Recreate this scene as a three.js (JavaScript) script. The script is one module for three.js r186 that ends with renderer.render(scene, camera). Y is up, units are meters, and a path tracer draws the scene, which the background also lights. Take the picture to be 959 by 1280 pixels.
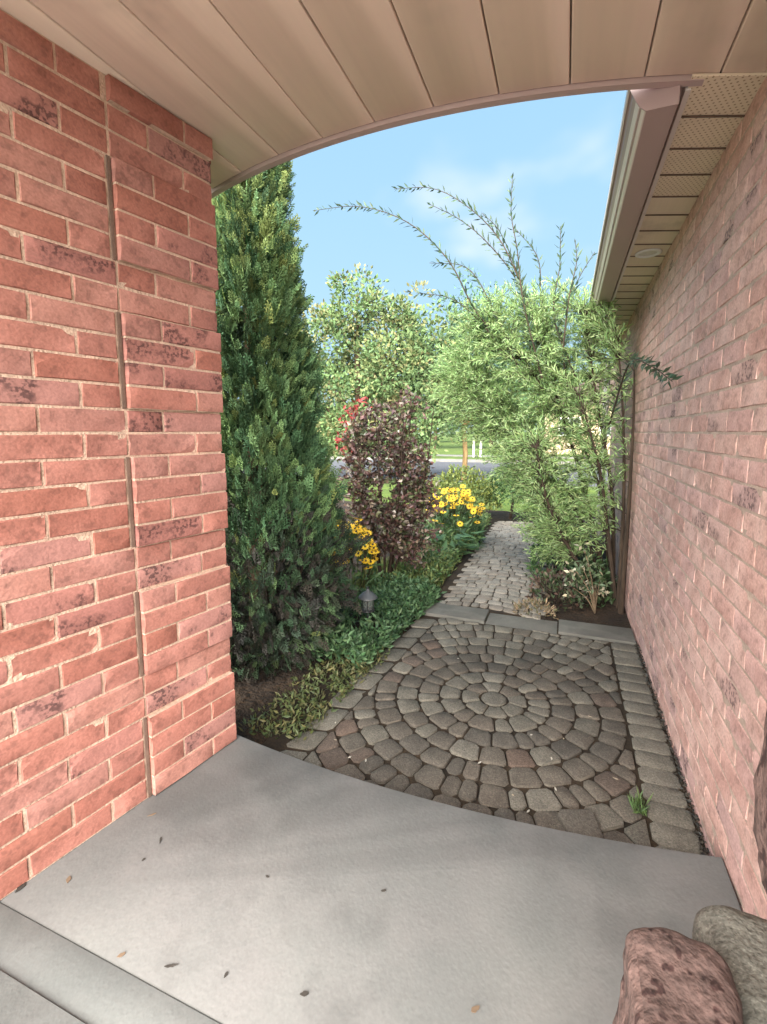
import * as THREE from 'three';
import { mergeGeometries, toCreasedNormals, mergeVertices } from 'three/addons/utils/BufferGeometryUtils.js';
import { ImprovedNoise } from 'three/addons/math/ImprovedNoise.js';

// ---------- camera, sky, sun, exposure ----------
const scene = new THREE.Scene();
const camera = new THREE.PerspectiveCamera(2 * Math.atan(640 / 590) * 180 / Math.PI, 959 / 1280, 0.02, 600);
camera.position.set(0, 1.27, 0);
camera.rotation.order = 'YXZ';
camera.rotation.set(-7 * Math.PI / 180, 20.98 * Math.PI / 180, 0);
camera.setViewOffset(959, 1280, 0, 27.5, 959, 1280);
const renderer = new THREE.WebGLRenderer({ antialias: true });
renderer.setSize(767, 1024);
renderer.toneMapping = THREE.LinearToneMapping;
renderer.toneMappingExposure = 6.0;
renderer.shadowMap.enabled = true;

function mulberry(a) { return () => { a |= 0; a = a + 0x6D2B79F5 | 0; let t = Math.imul(a ^ a >>> 15, 1 | a); t = t + Math.imul(t ^ t >>> 7, 61 | t) ^ t; return ((t ^ t >>> 14) >>> 0) / 4294967296; }; }
const noise = new ImprovedNoise();
function fbm3(x, y, z, o = 4) { let s = 0, a = 0.5; for (let i = 0; i < o; i++) { s += a * noise.noise(x, y, z); x *= 2.03; y *= 2.03; z *= 2.03; a *= 0.5; } return s; }
const clamp = (x, a = 0, b = 1) => Math.min(b, Math.max(a, x));
const sstep = (a, b, x) => { const t = clamp((x - a) / (b - a)); return t * t * (3 - 2 * t); };
const lerp = (a, b, t) => a + (b - a) * t;

{
  const W = 1024, Hh = 512, data = new Float32Array(W * Hh * 4);
  for (let j = 0; j < Hh; j++) {
    const el = ((j + 0.5) / Hh - 0.5) * Math.PI, sy = Math.sin(el), ce = Math.cos(el);
    for (let i = 0; i < W; i++) {
      const az = (i + 0.5) / W * 2 * Math.PI, dx = Math.cos(az) * ce, dz = Math.sin(az) * ce;
      const t = Math.pow(clamp(sy), 0.6);
      let r = lerp(0.112, 0.053, t), g = lerp(0.16, 0.106, t), b = lerp(0.184, 0.168, t);
      if (sy < 0) { r = 0.11; g = 0.12; b = 0.1; }
      else {
        const k = 1 / (sy + 0.18), n = fbm3(dx * k * 1.3 + 4.1, 2.2, dz * k * 1.3 + 1.7, 5);
        const c = sstep(0.04, 0.4, n + 0.2 * (1 - sstep(0.03, 0.28, sy)) - 0.16) * 0.7;
        r = lerp(r, 0.194, c); g = lerp(g, 0.198, c); b = lerp(b, 0.207, c);
      }
      data.set([r, g, b, 1], (j * W + i) * 4);
    }
  }
  const sky = new THREE.DataTexture(data, W, Hh, THREE.RGBAFormat, THREE.FloatType);
  sky.mapping = THREE.EquirectangularReflectionMapping; sky.magFilter = sky.minFilter = THREE.LinearFilter; sky.needsUpdate = true;
  scene.background = sky; scene.environment = sky;
}
const sun = new THREE.DirectionalLight(new THREE.Color(1, 0.935, 0.86), 4.8);
sun.position.set(-1, 20, 33); sun.target.position.set(0, 0, -8);
sun.castShadow = true; sun.shadow.radius = 150; sun.shadow.mapSize.set(4096, 4096);
Object.assign(sun.shadow.camera, { left: -60, right: 60, top: 60, bottom: -60, near: 1, far: 160 });
scene.add(sun, sun.target);

// ---------- textures ----------
function hash(x, y, s) { let h = Math.imul(x, 374761393) ^ Math.imul(y, 668265263) ^ Math.imul(s, 2147483647 ^ 0x5bd1e995); h = Math.imul(h ^ h >>> 13, 1274126177); return ((h ^ h >>> 16) >>> 0) / 4294967296; }
function vnoise(u, v, n, s) {
  const x = u * n, y = v * n, x0 = Math.floor(x), y0 = Math.floor(y); let fx = x - x0, fy = y - y0; fx = fx * fx * (3 - 2 * fx); fy = fy * fy * (3 - 2 * fy);
  const a = (q) => ((q % n) + n) % n;
  return lerp(lerp(hash(a(x0), a(y0), s), hash(a(x0 + 1), a(y0), s), fx), lerp(hash(a(x0), a(y0 + 1), s), hash(a(x0 + 1), a(y0 + 1), s), fx), fy);
}
function tf(u, v, n, o, s) { let r = 0, a = 1, t = 0; for (let i = 0; i < o; i++) { r += a * vnoise(u, v, n << i, s + i * 7); t += a; a *= 0.55; } return r / t; }
function tex(size, fn, color = true) {
  const d = new Uint8Array(size * size * 4);
  for (let y = 0; y < size; y++) for (let x = 0; x < size; x++) {
    const c = fn((x + 0.5) / size, (y + 0.5) / size), o = (y * size + x) * 4;
    if (typeof c === 'number') d[o] = d[o + 1] = d[o + 2] = clamp(c) * 255; else { d[o] = clamp(c[0]) * 255; d[o + 1] = clamp(c[1]) * 255; d[o + 2] = clamp(c[2]) * 255; }
    d[o + 3] = 255;
  }
  const t = new THREE.DataTexture(d, size, size); t.wrapS = t.wrapT = THREE.RepeatWrapping; t.magFilter = THREE.LinearFilter; t.minFilter = THREE.LinearMipmapLinearFilter; t.generateMipmaps = true;
  if (color) t.colorSpace = THREE.SRGBColorSpace; t.needsUpdate = true; return t;
}
const T = {};
T.brick = tex(512, (u, v) => { const a = tf(u, v, 6, 4, 1), g = tf(u, v, 90, 2, 2), sc = tf(u * 1, v, 24, 3, 3); const k = 0.74 + 0.16 * a + 0.16 * g; const d = 1 - 0.11 * sstep(0.56, 0.74, sc); return [k * d, k * d * (0.96 + 0.06 * a), k * d * (0.94 + 0.08 * a)]; });
T.burnt = tex(512, (u, v) => { const a = tf(u, v, 6, 4, 11), g = tf(u, v, 90, 2, 12), m = sstep(0.46, 0.66, tf(u, v, 6, 4, 13)), f = sstep(0.44, 0.66, tf(u, v, 64, 3, 14)) * (0.5 + 0.5 * tf(u, v, 14, 3, 15)); const k = 0.74 + 0.14 * a + 0.16 * g, d = 1 - 0.42 * m * f - 0.08 * m; return [k * d, k * lerp(1, d, 1.02), k * lerp(1, d, 0.98)]; });
T.brickBump = tex(512, (u, v) => 0.45 * tf(u, v, 70, 3, 5) + 0.55 * tf(u, v, 18, 4, 6), false);
T.sand = tex(512, (u, v) => { const k = 0.7 + 0.2 * tf(u, v, 9, 4, 21) + 0.16 * tf(u, v, 120, 2, 22); return [k, k * 0.985, k * 0.96]; });
T.sandBump = tex(512, (u, v) => tf(u, v, 110, 3, 23), false);
T.concrete = tex(1024, (u, v) => { const a = tf(u, v, 3, 5, 31), b = tf(u, v, 10, 4, 35), g = tf(u, v, 260, 2, 32), p = tf(u, v, 60, 2, 33); const st = sstep(0.56, 0.68, tf(u, v, 4, 5, 38)); let k = 0.7 + 0.18 * a + 0.1 * b + 0.06 * (g - 0.5) - 0.06 * st; if (p > 0.8) k *= 0.97; return [k * (0.98 + 0.03 * b), k * (0.985 + 0.02 * a), k]; });
T.concreteBump = tex(1024, (u, v) => 0.7 * tf(u, v, 220, 2, 36) + 0.3 * tf(u, v, 20, 4, 37), false);
T.paver = tex(512, (u, v) => { const a = tf(u, v, 5, 4, 41), g = tf(u, v, 110, 2, 42), sp = vnoise(u, v, 150, 43); let k = 0.6 + 0.28 * a + 0.3 * (g - 0.5); if (sp > 0.86) k += 0.14; if (sp < 0.12) k -= 0.14; return [k, k * 0.985, k * 0.96]; });
T.paverBump = tex(512, (u, v) => 0.6 * tf(u, v, 80, 3, 44) + 0.4 * tf(u, v, 12, 4, 45), false);
T.soil = tex(1024, (u, v) => { const a = tf(u, v, 8, 5, 51), g = tf(u, v, 130, 2, 52); const k = 0.4 + 0.5 * a + 0.4 * (g - 0.5); return [k, k * 0.86, k * 0.7]; });
T.soilBump = tex(1024, (u, v) => tf(u, v, 30, 5, 53), false);
T.lawn = tex(1024, (u, v) => { const a = tf(u, v, 6, 5, 61), g = tf(u, v, 200, 2, 62); const k = 0.55 + 0.4 * a + 0.5 * (g - 0.5); return [k * (0.92 + 0.16 * a), k, k * 0.7]; });
T.asphalt = tex(512, (u, v) => { const k = 0.68 + 0.2 * tf(u, v, 4, 4, 71) + 0.3 * (tf(u, v, 128, 2, 72) - 0.5); return [k, k, k * 1.02]; });
T.vinyl = tex(1024, (u, v) => { const st = sstep(0.62, 0.78, tf(u, v, 5, 5, 81)), gr = tf(u * 1, v, 3, 3, 82), dr = vnoise(u, v * 0.06, 160, 83); let k = 0.93 + 0.05 * (gr - 0.5) + 0.02 * (dr - 0.5); k *= 1 - 0.12 * st * tf(u, v, 24, 3, 84); return [k, k * 0.99, k * 0.975]; });
T.rock = tex(512, (u, v) => { const a = tf(u, v, 4, 5, 91), g = tf(u, v, 60, 3, 92), p = sstep(0.62, 0.72, tf(u, v, 26, 3, 93)); const k = 0.55 + 0.35 * a + 0.3 * (g - 0.5); return [k * (1 - 0.4 * p), k * (1 - 0.5 * p), k * (1 - 0.5 * p)]; });
T.rockBump = tex(512, (u, v) => tf(u, v, 22, 5, 94), false);
T.bark = tex(256, (u, v) => { const k = 0.5 + 0.5 * tf(u, v * 0.25, 24, 3, 95) * (0.6 + 0.6 * tf(u, v, 8, 3, 96)); return [k, k * 0.93, k * 0.85]; });
T.shingle = tex(512, (u, v) => { const k = 0.55 + 0.4 * tf(u, v, 90, 2, 97) + 0.2 * (tf(u, v, 6, 4, 98) - 0.5); return [k, k * 0.95, k * 0.92]; });
T.tiny = tex(512, (u, v) => { const fx = (u * 16) % 1 - 0.5, row = Math.floor(v * 16), fy = (v * 16) % 1 - 0.5; const ox = row % 2 ? ((u * 16 + 0.5) % 1) - 0.5 : fx; return Math.hypot(ox, fy) < 0.2 ? [0.66, 0.6, 0.53] : (() => { const k = 0.93 + 0.05 * (tf(u, v, 4, 3, 86) - 0.5); return [k, k * 0.99, k * 0.975]; })(); });

const lin = (r, g, b) => new THREE.Color().setRGB(r, g, b);
function mat(color, map, rough = 0.9, extra = {}) { return new THREE.MeshStandardMaterial({ color: Array.isArray(color) ? lin(...color) : new THREE.Color(color), map: map || null, roughness: rough, ...extra }); }
const M = {};
const bb = { bumpMap: T.brickBump, bumpScale: 0.0018 };
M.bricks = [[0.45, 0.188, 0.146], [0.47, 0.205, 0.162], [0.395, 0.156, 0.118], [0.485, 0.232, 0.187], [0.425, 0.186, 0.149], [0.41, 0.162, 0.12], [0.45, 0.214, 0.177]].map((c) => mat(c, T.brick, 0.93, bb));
M.burnt = [[0.46, 0.2, 0.163], [0.42, 0.177, 0.146], [0.47, 0.225, 0.19]].map((c) => mat(c, T.burnt, 0.9, bb));
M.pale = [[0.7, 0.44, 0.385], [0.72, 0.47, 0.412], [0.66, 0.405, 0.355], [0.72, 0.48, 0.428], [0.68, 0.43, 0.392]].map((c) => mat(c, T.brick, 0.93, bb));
M.paleBurnt = [[0.68, 0.44, 0.385], [0.63, 0.405, 0.37]].map((c) => mat(c, T.burnt, 0.9, bb));
M.mortarPale = mat([0.56, 0.44, 0.38], T.sand, 0.95, { bumpMap: T.sandBump, bumpScale: 0.002 });
M.mortar = mat([0.68, 0.5, 0.4], T.sand, 0.95, { bumpMap: T.sandBump, bumpScale: 0.003 });
M.concrete = mat([0.258, 0.262, 0.25], T.concrete, 0.88, { bumpMap: T.concreteBump, bumpScale: 0.0006 });
M.sill = mat([0.215, 0.23, 0.22], T.concrete, 0.86, { bumpMap: T.concreteBump, bumpScale: 0.0006 });
const pb = { bumpMap: T.paverBump, bumpScale: 0.004 };
M.paverBrown = [[0.205, 0.185, 0.157], [0.186, 0.17, 0.146], [0.217, 0.192, 0.162], [0.172, 0.159, 0.139]].map((c) => mat(c, T.paver, 0.92, pb));
M.paverGrey = [[0.275, 0.262, 0.224], [0.25, 0.239, 0.205], [0.295, 0.283, 0.244]].map((c) => mat(c, T.paver, 0.92, pb));
M.paverRed = [[0.22, 0.165, 0.135], [0.2, 0.16, 0.135]].map((c) => mat(c, T.paver, 0.92, pb));
M.shadeAndSeam = mat([0.18, 0.12, 0.095], T.sand, 0.9);  // dark brown: painted shade in the quoin groove, also eave seams and backing
M.setts = [[0.44, 0.42, 0.38], [0.39, 0.37, 0.33], [0.47, 0.44, 0.395], [0.37, 0.335, 0.295]].map((c) => mat(c, T.paver, 0.92, pb));
M.joint = mat([0.07, 0.063, 0.05], T.soil, 1);
M.curb = mat([0.2, 0.195, 0.17], T.concrete, 0.92, { bumpMap: T.paverBump, bumpScale: 0.003 });
M.soil = mat([0.065, 0.052, 0.039], T.soil, 1, { bumpMap: T.soilBump, bumpScale: 0.03 });
M.lawn = mat([0.15, 0.24, 0.06], T.lawn, 1);
M.asphalt = mat([0.17, 0.175, 0.185], T.asphalt, 0.95);
M.kerb = mat([0.3, 0.29, 0.26], T.concrete, 0.9);
M.vinyl = mat([0.9, 0.745, 0.635], T.vinyl, 0.62);
M.vinylDark = mat([0.45, 0.35, 0.28], null, 0.7);
M.vinylSide = mat([0.88, 0.76, 0.6], T.vinyl, 0.6);
M.vinylVent = mat([0.88, 0.76, 0.6], T.tiny, 0.6);
M.fascia = mat([0.45, 0.34, 0.325], null, 0.5);
M.gutter = mat([0.4, 0.295, 0.285], null, 0.42);
M.gutterLip = mat([0.7, 0.62, 0.58], null, 0.4);
M.spout = mat([0.42, 0.4, 0.38], null, 0.45);
M.white = mat([0.78, 0.77, 0.74], null, 0.5);
M.shingle = mat([0.12, 0.10, 0.09], T.shingle, 1);
M.rockRed = mat([0.24, 0.148, 0.127], T.rock, 0.95, { bumpMap: T.rockBump, bumpScale: 0.0022 });
M.rockGrey = mat([0.3, 0.3, 0.27], T.paver, 0.95, { bumpMap: T.rockBump, bumpScale: 0.0022 });
M.black = mat([0.025, 0.025, 0.027], null, 0.45);
M.bark = mat([0.16, 0.12, 0.085], T.bark, 1);
M.barkDark = mat([0.085, 0.065, 0.05], T.bark, 1);
M.barkPale = mat([0.52, 0.40, 0.22], T.bark, 1);
M.glass = mat([0.04, 0.05, 0.055], null, 0.12);
const leafMat = (rough = 0.65, tr = 0) => new THREE.MeshPhysicalMaterial({ color: 0xffffff, vertexColors: true, roughness: rough, side: THREE.DoubleSide, transmission: tr, thickness: 0 });
M.leaf = leafMat(0.6, 0.2); M.leafSoft = leafMat(0.75, 0.4); M.leafGloss = leafMat(0.36); M.leafMatte = leafMat(0.85);
M.instLeaf = new THREE.MeshStandardMaterial({ color: 0xffffff, roughness: 0.8, side: THREE.DoubleSide });

// ---------- object helpers ----------
const used = {};
function numbered(n) { if (!(n in used)) { used[n] = 0; return n; } used[n]++; return n + '_' + String(used[n]).padStart(3, '0'); }
function thing(name, label, category, pos = [0, 0, 0], turn = 0, group) {
  const o = new THREE.Group(); o.name = numbered(name); o.position.set(...pos); o.rotation.y = turn; o.userData = { label, category }; if (group) o.userData.group = group; scene.add(o); return o;
}
function part(name, geo, m, parent, label) { const o = new THREE.Mesh(geo, m); o.name = name; o.castShadow = o.receiveShadow = true; if (label) o.userData.label = label; parent.add(o); return o; }
function single(name, label, category, geo, m, pos = [0, 0, 0], turn = 0, group) { const o = part(numbered(name), geo, m, scene, label); o.position.set(...pos); o.rotation.y = turn; o.userData.category = category; if (group) o.userData.group = group; return o; }
function struct(name, geo, m, label, category) { const o = part(numbered(name), geo, m, scene, label); o.userData.kind = 'structure'; if (category) o.userData.category = category; return o; }
function structGroup(name, label, category) { const o = thing(name, label, category); o.userData.kind = 'structure'; return o; }
const V = (x, y, z) => new THREE.Vector3(x, y, z);
function box(w, h, d, x = 0, y = 0, z = 0) { return new THREE.BoxGeometry(w, h, d).translate(x, y, z); }
function boxUV(g, s) { // uv in metres by dominant normal
  const p = g.attributes.position, n = g.attributes.normal, uv = new Float32Array(p.count * 2);
  for (let i = 0; i < p.count; i++) { const nx = Math.abs(n.getX(i)), ny = Math.abs(n.getY(i)), nz = Math.abs(n.getZ(i)); let a, b; if (ny >= nx && ny >= nz) { a = p.getX(i); b = p.getZ(i); } else if (nx >= nz) { a = p.getZ(i); b = p.getY(i); } else { a = p.getX(i); b = p.getY(i); } uv[2 * i] = a / s; uv[2 * i + 1] = b / s; }
  g.setAttribute('uv', new THREE.BufferAttribute(uv, 2)); return g;
}
function merge(list) { return mergeGeometries(list.map((g) => g.index ? g.toNonIndexed() : g), false); }
function taperTube(pts, r0, r1, sides = 6, seg = 12) {
  const c = new THREE.CatmullRomCurve3(pts), g = new THREE.TubeGeometry(c, seg, 1, sides, false), p = g.attributes.position;
  for (let i = 0; i <= seg; i++) { const q = c.getPointAt(i / seg), r = lerp(r0, r1, i / seg); for (let j = 0; j <= sides; j++) { const k = i * (sides + 1) + j; p.setXYZ(k, q.x + (p.getX(k) - q.x) * r, q.y + (p.getY(k) - q.y) * r, q.z + (p.getZ(k) - q.z) * r); } }
  return g;
}
class Leaves { // many small folded leaves in one geometry
  constructor() { this.p = []; this.c = []; }
  leaf(b, d, s, L, W, col, fold = 0.18) {
    const nx = d.y * s.z - d.z * s.y, ny = d.z * s.x - d.x * s.z, nz = d.x * s.y - d.y * s.x, f = W * fold;
    const mx = b.x + d.x * L * 0.45, my = b.y + d.y * L * 0.45, mz = b.z + d.z * L * 0.45;
    const t = [b.x + d.x * L, b.y + d.y * L, b.z + d.z * L];
    const l = [mx + s.x * W / 2 + nx * f, my + s.y * W / 2 + ny * f, mz + s.z * W / 2 + nz * f], r = [mx - s.x * W / 2 + nx * f, my - s.y * W / 2 + ny * f, mz - s.z * W / 2 + nz * f];
    this.p.push(b.x, b.y, b.z, ...l, ...t, b.x, b.y, b.z, ...t, ...r);
    for (let i = 0; i < 6; i++) this.c.push(col[0], col[1], col[2]);
  }
  build() { const g = new THREE.BufferGeometry(); g.setAttribute('position', new THREE.BufferAttribute(new Float32Array(this.p), 3)); g.setAttribute('color', new THREE.BufferAttribute(new Float32Array(this.c), 3)); g.computeVertexNormals(); g.setAttribute('uv', new THREE.BufferAttribute(new Float32Array(this.p.length / 3 * 2), 2)); return g; }
}
function rdir(R) { const z = R() * 2 - 1, a = R() * 2 * Math.PI, q = Math.sqrt(1 - z * z); return V(q * Math.cos(a), z, q * Math.sin(a)); }
function perp(d, R) { const s = rdir(R); s.addScaledVector(d, -s.dot(d)); return s.lengthSq() < 1e-6 ? perp(d, R) : s.normalize(); }
const vary = (c, R, a) => { const k = 1 + (R() * 2 - 1) * a, w = (R() * 2 - 1) * a * 0.35; return [c[0] * (k + w), c[1] * k, c[2] * (k - w)]; };
const pick = (a, R) => a[Math.floor(R() * a.length)];

// ---------- bricks ----------
const CH = 0.0745, JT = 0.008, BP = 0.235;
function brickGeo(L, h, D, seed) { // front faces +z, base corner at 0,0; front grid with uneven skin and a chamfer
  const R = mulberry(seed), nx = L > 0.16 ? 4 : 2, ny = 2, ch = 0.0026, P = [], I = [], uv = [];
  const add = (x, y, z) => { P.push(x, y, z); uv.push(x / 0.5 + seed * 0.137, y / 0.5 + seed * 0.271); return P.length / 3 - 1; };
  const cx = [R(), R(), R(), R()].map((q) => (q - 0.5) * 0.004), fr = [], out = [];
  for (let j = 0; j <= ny; j++) for (let i = 0; i <= nx; i++) { const e = (i === 0 || i === nx ? 1 : 0) + (j === 0 || j === ny ? 1 : 0); fr.push(add(lerp(ch, L - ch, i / nx) + (R() - 0.5) * 0.002, lerp(ch, h - ch, j / ny) + (R() - 0.5) * 0.0025, (R() - 0.5) * 0.003 - (e > 1 ? R() * 0.004 : 0))); }
  const id = (i, j) => fr[j * (nx + 1) + i];
  for (let j = 0; j < ny; j++) for (let i = 0; i < nx; i++) I.push(id(i, j), id(i + 1, j), id(i + 1, j + 1), id(i, j), id(i + 1, j + 1), id(i, j + 1));
  const ring = []; for (let i = 0; i < nx; i++) ring.push([i, 0]); for (let j = 0; j < ny; j++) ring.push([nx, j]); for (let i = nx; i > 0; i--) ring.push([i, ny]); for (let j = ny; j > 0; j--) ring.push([0, j]);
  const a = [], b = [], c = [];
  for (const [i, j] of ring) { const k = id(i, j); const x = i === 0 ? cx[0] * 0.4 : i === nx ? L + cx[1] * 0.4 : P[k * 3], y = j === 0 ? (R() - 0.5) * 0.002 : j === ny ? h + (R() - 0.5) * 0.002 : P[k * 3 + 1]; a.push(k); b.push(add(x, y, -ch - R() * 0.001)); }
  for (let q = 0; q < ring.length; q++) { const k = b[q]; c.push(add(P[k * 3], P[k * 3 + 1], -D)); }
  const n = ring.length;
  for (let q = 0; q < n; q++) { const w = (q + 1) % n; I.push(a[q], b[q], b[w], a[q], b[w], a[w]); const [i0, j0] = ring[q], [i1, j1] = ring[w]; I.push(b[q], c[q], c[w], b[q], c[w], b[w]); }
  const g = new THREE.BufferGeometry(); g.setAttribute('position', new THREE.BufferAttribute(new Float32Array(P), 3)); g.setAttribute('uv', new THREE.BufferAttribute(new Float32Array(uv), 2)); g.setIndex(I);
  return toCreasedNormals(g, 0.6);
}
const brickStore = {};
function brickVariant(L, D, R) { const k = L.toFixed(3) + '_' + D.toFixed(3), v = Math.floor(R() * 9); const kk = k + '_' + v; return brickStore[kk] || (brickStore[kk] = brickGeo(L, CH - JT, D, v * 31 + Math.round(L * 1000) + 3)); }

// the setting, near: slab, sill, soffits
const HC = 2.31;
const slabEdge = (x) => -1.46 - 0.1 * (x + 0.5) ** 2, soffitEdge = (x) => -1.61 - 0.19 * (x + 0.55) ** 2;
function flatPoly(pts, y0, y1) { // vertical prism from xz outline
  const s = new THREE.Shape(pts.map(([x, z]) => new THREE.Vector2(x, -z))); const g = new THREE.ExtrudeGeometry(s, { depth: y1 - y0, bevelEnabled: false }); g.rotateX(-Math.PI / 2); g.translate(0, y0, 0); return g;
}
{
  const o = structGroup('porch_slab', 'smooth grey concrete porch slab between the two brick walls', 'porch floor');
  const pts = []; for (let i = 0; i <= 24; i++) { const x = lerp(-1.26, 0.497, i / 24); pts.push([x, slabEdge(x)]); }
  const s = new THREE.Shape([...pts, [0.497, -0.6895], [-1.45, -0.6895]].map(([x, z]) => new THREE.Vector2(x, -z)));
  const g = new THREE.ExtrudeGeometry(s, { depth: 0.3, bevelEnabled: true, bevelSize: 0.008, bevelThickness: 0.008, bevelOffset: -0.008, bevelSegments: 2 }); g.rotateX(-Math.PI / 2); g.translate(0, -0.308, 0);
  part('slab', boxUV(toCreasedNormals(g, 0.7), 1.6), M.concrete, o);
  const s2 = new THREE.Shape([[-1.45, -0.688], [0.497, -0.688], [0.497, -0.588], [-1.45, -0.582]].map(([x, z]) => new THREE.Vector2(x, -z)));
  const ex = { depth: 0.3, bevelEnabled: true, bevelSize: 0.002, bevelThickness: 0.002, bevelOffset: -0.002, bevelSegments: 2 };
  const g2 = new THREE.ExtrudeGeometry(s2, ex); g2.rotateX(-Math.PI / 2); g2.translate(0, -0.301, 0);
  part('edge_band', boxUV(toCreasedNormals(g2, 0.7), 1.3), M.sill, o);
  const s3 = new THREE.Shape([[-1.6, -0.58], [0.497, -0.58], [0.497, 0.4], [-1.6, 0.4]].map(([x, z]) => new THREE.Vector2(x, -z)));
  const g3 = new THREE.ExtrudeGeometry(s3, ex); g3.rotateX(-Math.PI / 2); g3.translate(0, -0.292, 0);
  part('raised_slab', boxUV(toCreasedNormals(g3, 0.7), 1.1), M.sill, o);
}
{ // porch soffit: panels that run out to a curved front edge
  const o = structGroup('porch_soffit', 'beige vinyl panel ceiling over the porch with a curved front edge', 'ceiling');
  const xs = []; for (let k = -7; k <= 4; k++) xs.push(-0.034 + 0.2055 * k);
  for (let k = 0; k < xs.length - 1; k++) {
    const x0 = xs[k] + 0.0022, x1 = Math.min(xs[k + 1], 0.498) - 0.0022, f = [];
    for (let i = 0; i <= 4; i++) { const x = lerp(x0, x1, i / 4); f.push([x, soffitEdge(x)]); }
    const s = new THREE.Shape([...f, [x1, 0.14], [x0, 0.14]].map(([x, z]) => new THREE.Vector2(x, -z)));
    const g = new THREE.ExtrudeGeometry(s, { depth: 0.01, bevelEnabled: true, bevelSize: 0.004, bevelThickness: 0.005, bevelOffset: -0.004, bevelSegments: 2 }); g.rotateX(-Math.PI / 2);
    g.translate(0, HC + 0.005 + (k % 3) * 0.0006, 0);
    part('panel', boxUV(toCreasedNormals(g, 0.5), 1.2 + 0.13 * k), M.vinyl, o);
  }
  const bk = []; for (let i = 0; i <= 24; i++) { const x = lerp(-1.6, 0.44, i / 24); bk.push([x, soffitEdge(x) - 0.008]); }
  part('backing', flatPoly([...bk, [0.5, 0.14], [-1.6, 0.14]], HC + 0.022, HC + 0.03), M.vinylDark, o);
  const a = [], b = []; for (let i = 0; i <= 40; i++) { const x = lerp(-1.7, 0.335, i / 40); a.push([x, soffitEdge(x) - 0.003]); b.unshift([x, soffitEdge(x) - 0.03]); }
  part('edge_trim', flatPoly([...a, ...b], HC - 0.012, HC + 0.021), M.fascia, o);
  const c = [], d = []; for (let i = 0; i <= 40; i++) { const x = lerp(-1.7, 0.12, i / 40); c.push([x, soffitEdge(x) - 0.012]); d.unshift([x, soffitEdge(x) - 0.034]); }
  part('fascia', flatPoly([...c, ...d], HC + 0.02, HC + 0.2), M.fascia, o);
}
{ // left porch wall
  const R = mulberry(11);
  const ang = Math.atan2(0.984, -0.181); // direction of the wall along the ground, corner at origin
  const o = thing('brick_pillar_wall', 'red brick porch wall with raised quoin blocks at its corner, left of the slab', 'brick wall', [-1.236, 0, -1.49], Math.atan2(0.984, 0.181));
  // local frame: +x runs from the corner back along the wall (reversed below), +z faces the porch
  const face = 0, Q = 0.373, PR = 0.017, LEN = 1.66;
  const put = (s0, s1, row, proud, list) => { // s measured from the corner; local x = -s
    const L = s1 - s0 - JT, g = brickVariant(+L.toFixed(3), 0.03 + proud, R), x = -(s1) + JT / 2, y = row * CH + JT / 2;
    const dz = proud + (R() - 0.5) * 0.0025; const u = R(); const m = u < 0.15 ? pick(M.burnt, R) : pick(M.bricks, R);
    if (list) { const q = g.clone().translate(x, y, dz); list.push(q); return; }
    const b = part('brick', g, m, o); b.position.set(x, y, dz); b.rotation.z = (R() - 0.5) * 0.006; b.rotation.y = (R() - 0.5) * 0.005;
  };
  const rest = [];
  const isProud = (r) => r === 30 || (r % 6) < 4;
  for (let r = 0; r < 31; r++) {
    const even = r % 2 === 0, pr = isProud(r) ? PR : 0;
    if (even) { put(0, 0.12, r, pr); put(0.12, Q, r, pr); } else { put(0, 0.245, r, pr); put(0.245, Q, r, pr); }
    let s = Q + (pr ? 0.012 : 0.0), first = even ? 0.12 : BP; if (!pr) first = even ? 0.132 : BP + 0.012;
    while (s < LEN) { const e = Math.min(LEN, s + first); if (e - s > 0.05) { if (s > 0.98) put(s, e, r, 0, rest); else put(s, e, r, 0); } s = e; first = BP; }
  }
  const r2 = part('brick', merge(rest), M.bricks[1], o); r2.userData.kind = 'stuff';
  for (let k = 0; k < 5; k++) part('groove_shade', boxUV(box(0.0105, CH * 4 - 0.004, 0.012, -Q - 0.006, CH * (k * 6 + 2), -0.0045), 0.5), M.shadeAndSeam, o);  // dark strips that paint the shade in the groove beside the quoins
  for (let k = 0; k < 6; k++) { const h = k < 5 ? 4 : 1; part('mortar', boxUV(box(Q - 0.012, CH * h - 0.006, 0.016, -Q / 2, CH * (k * 6 + h / 2), 0.0045), 0.6), M.mortar, o); }
  // the end of the pillar towards the garden
  const endB = [];
  for (let r = 0; r < 31; r++) { const pr = isProud(r) ? PR : 0, w = r % 2 ? 0.12 : 0.235; let z0 = 0; for (const L of r % 2 ? [0.11, 0.235] : [0.225, 0.12]) { const g = brickVariant(+(L - JT).toFixed(3), 0.03 + pr, R).clone(); g.rotateY(Math.PI / 2); g.translate(pr, r * CH + JT / 2, -z0 - 0.02); endB.push(g); z0 += L; } }
  const r3 = part('brick', merge(endB), M.bricks[3], o); r3.userData.kind = 'stuff';
  part('mortar', boxUV(box(LEN - 0.008, HC, 0.36, -LEN / 2 - 0.004, HC / 2, -0.184), 0.6), M.mortar, o);
}
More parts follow.
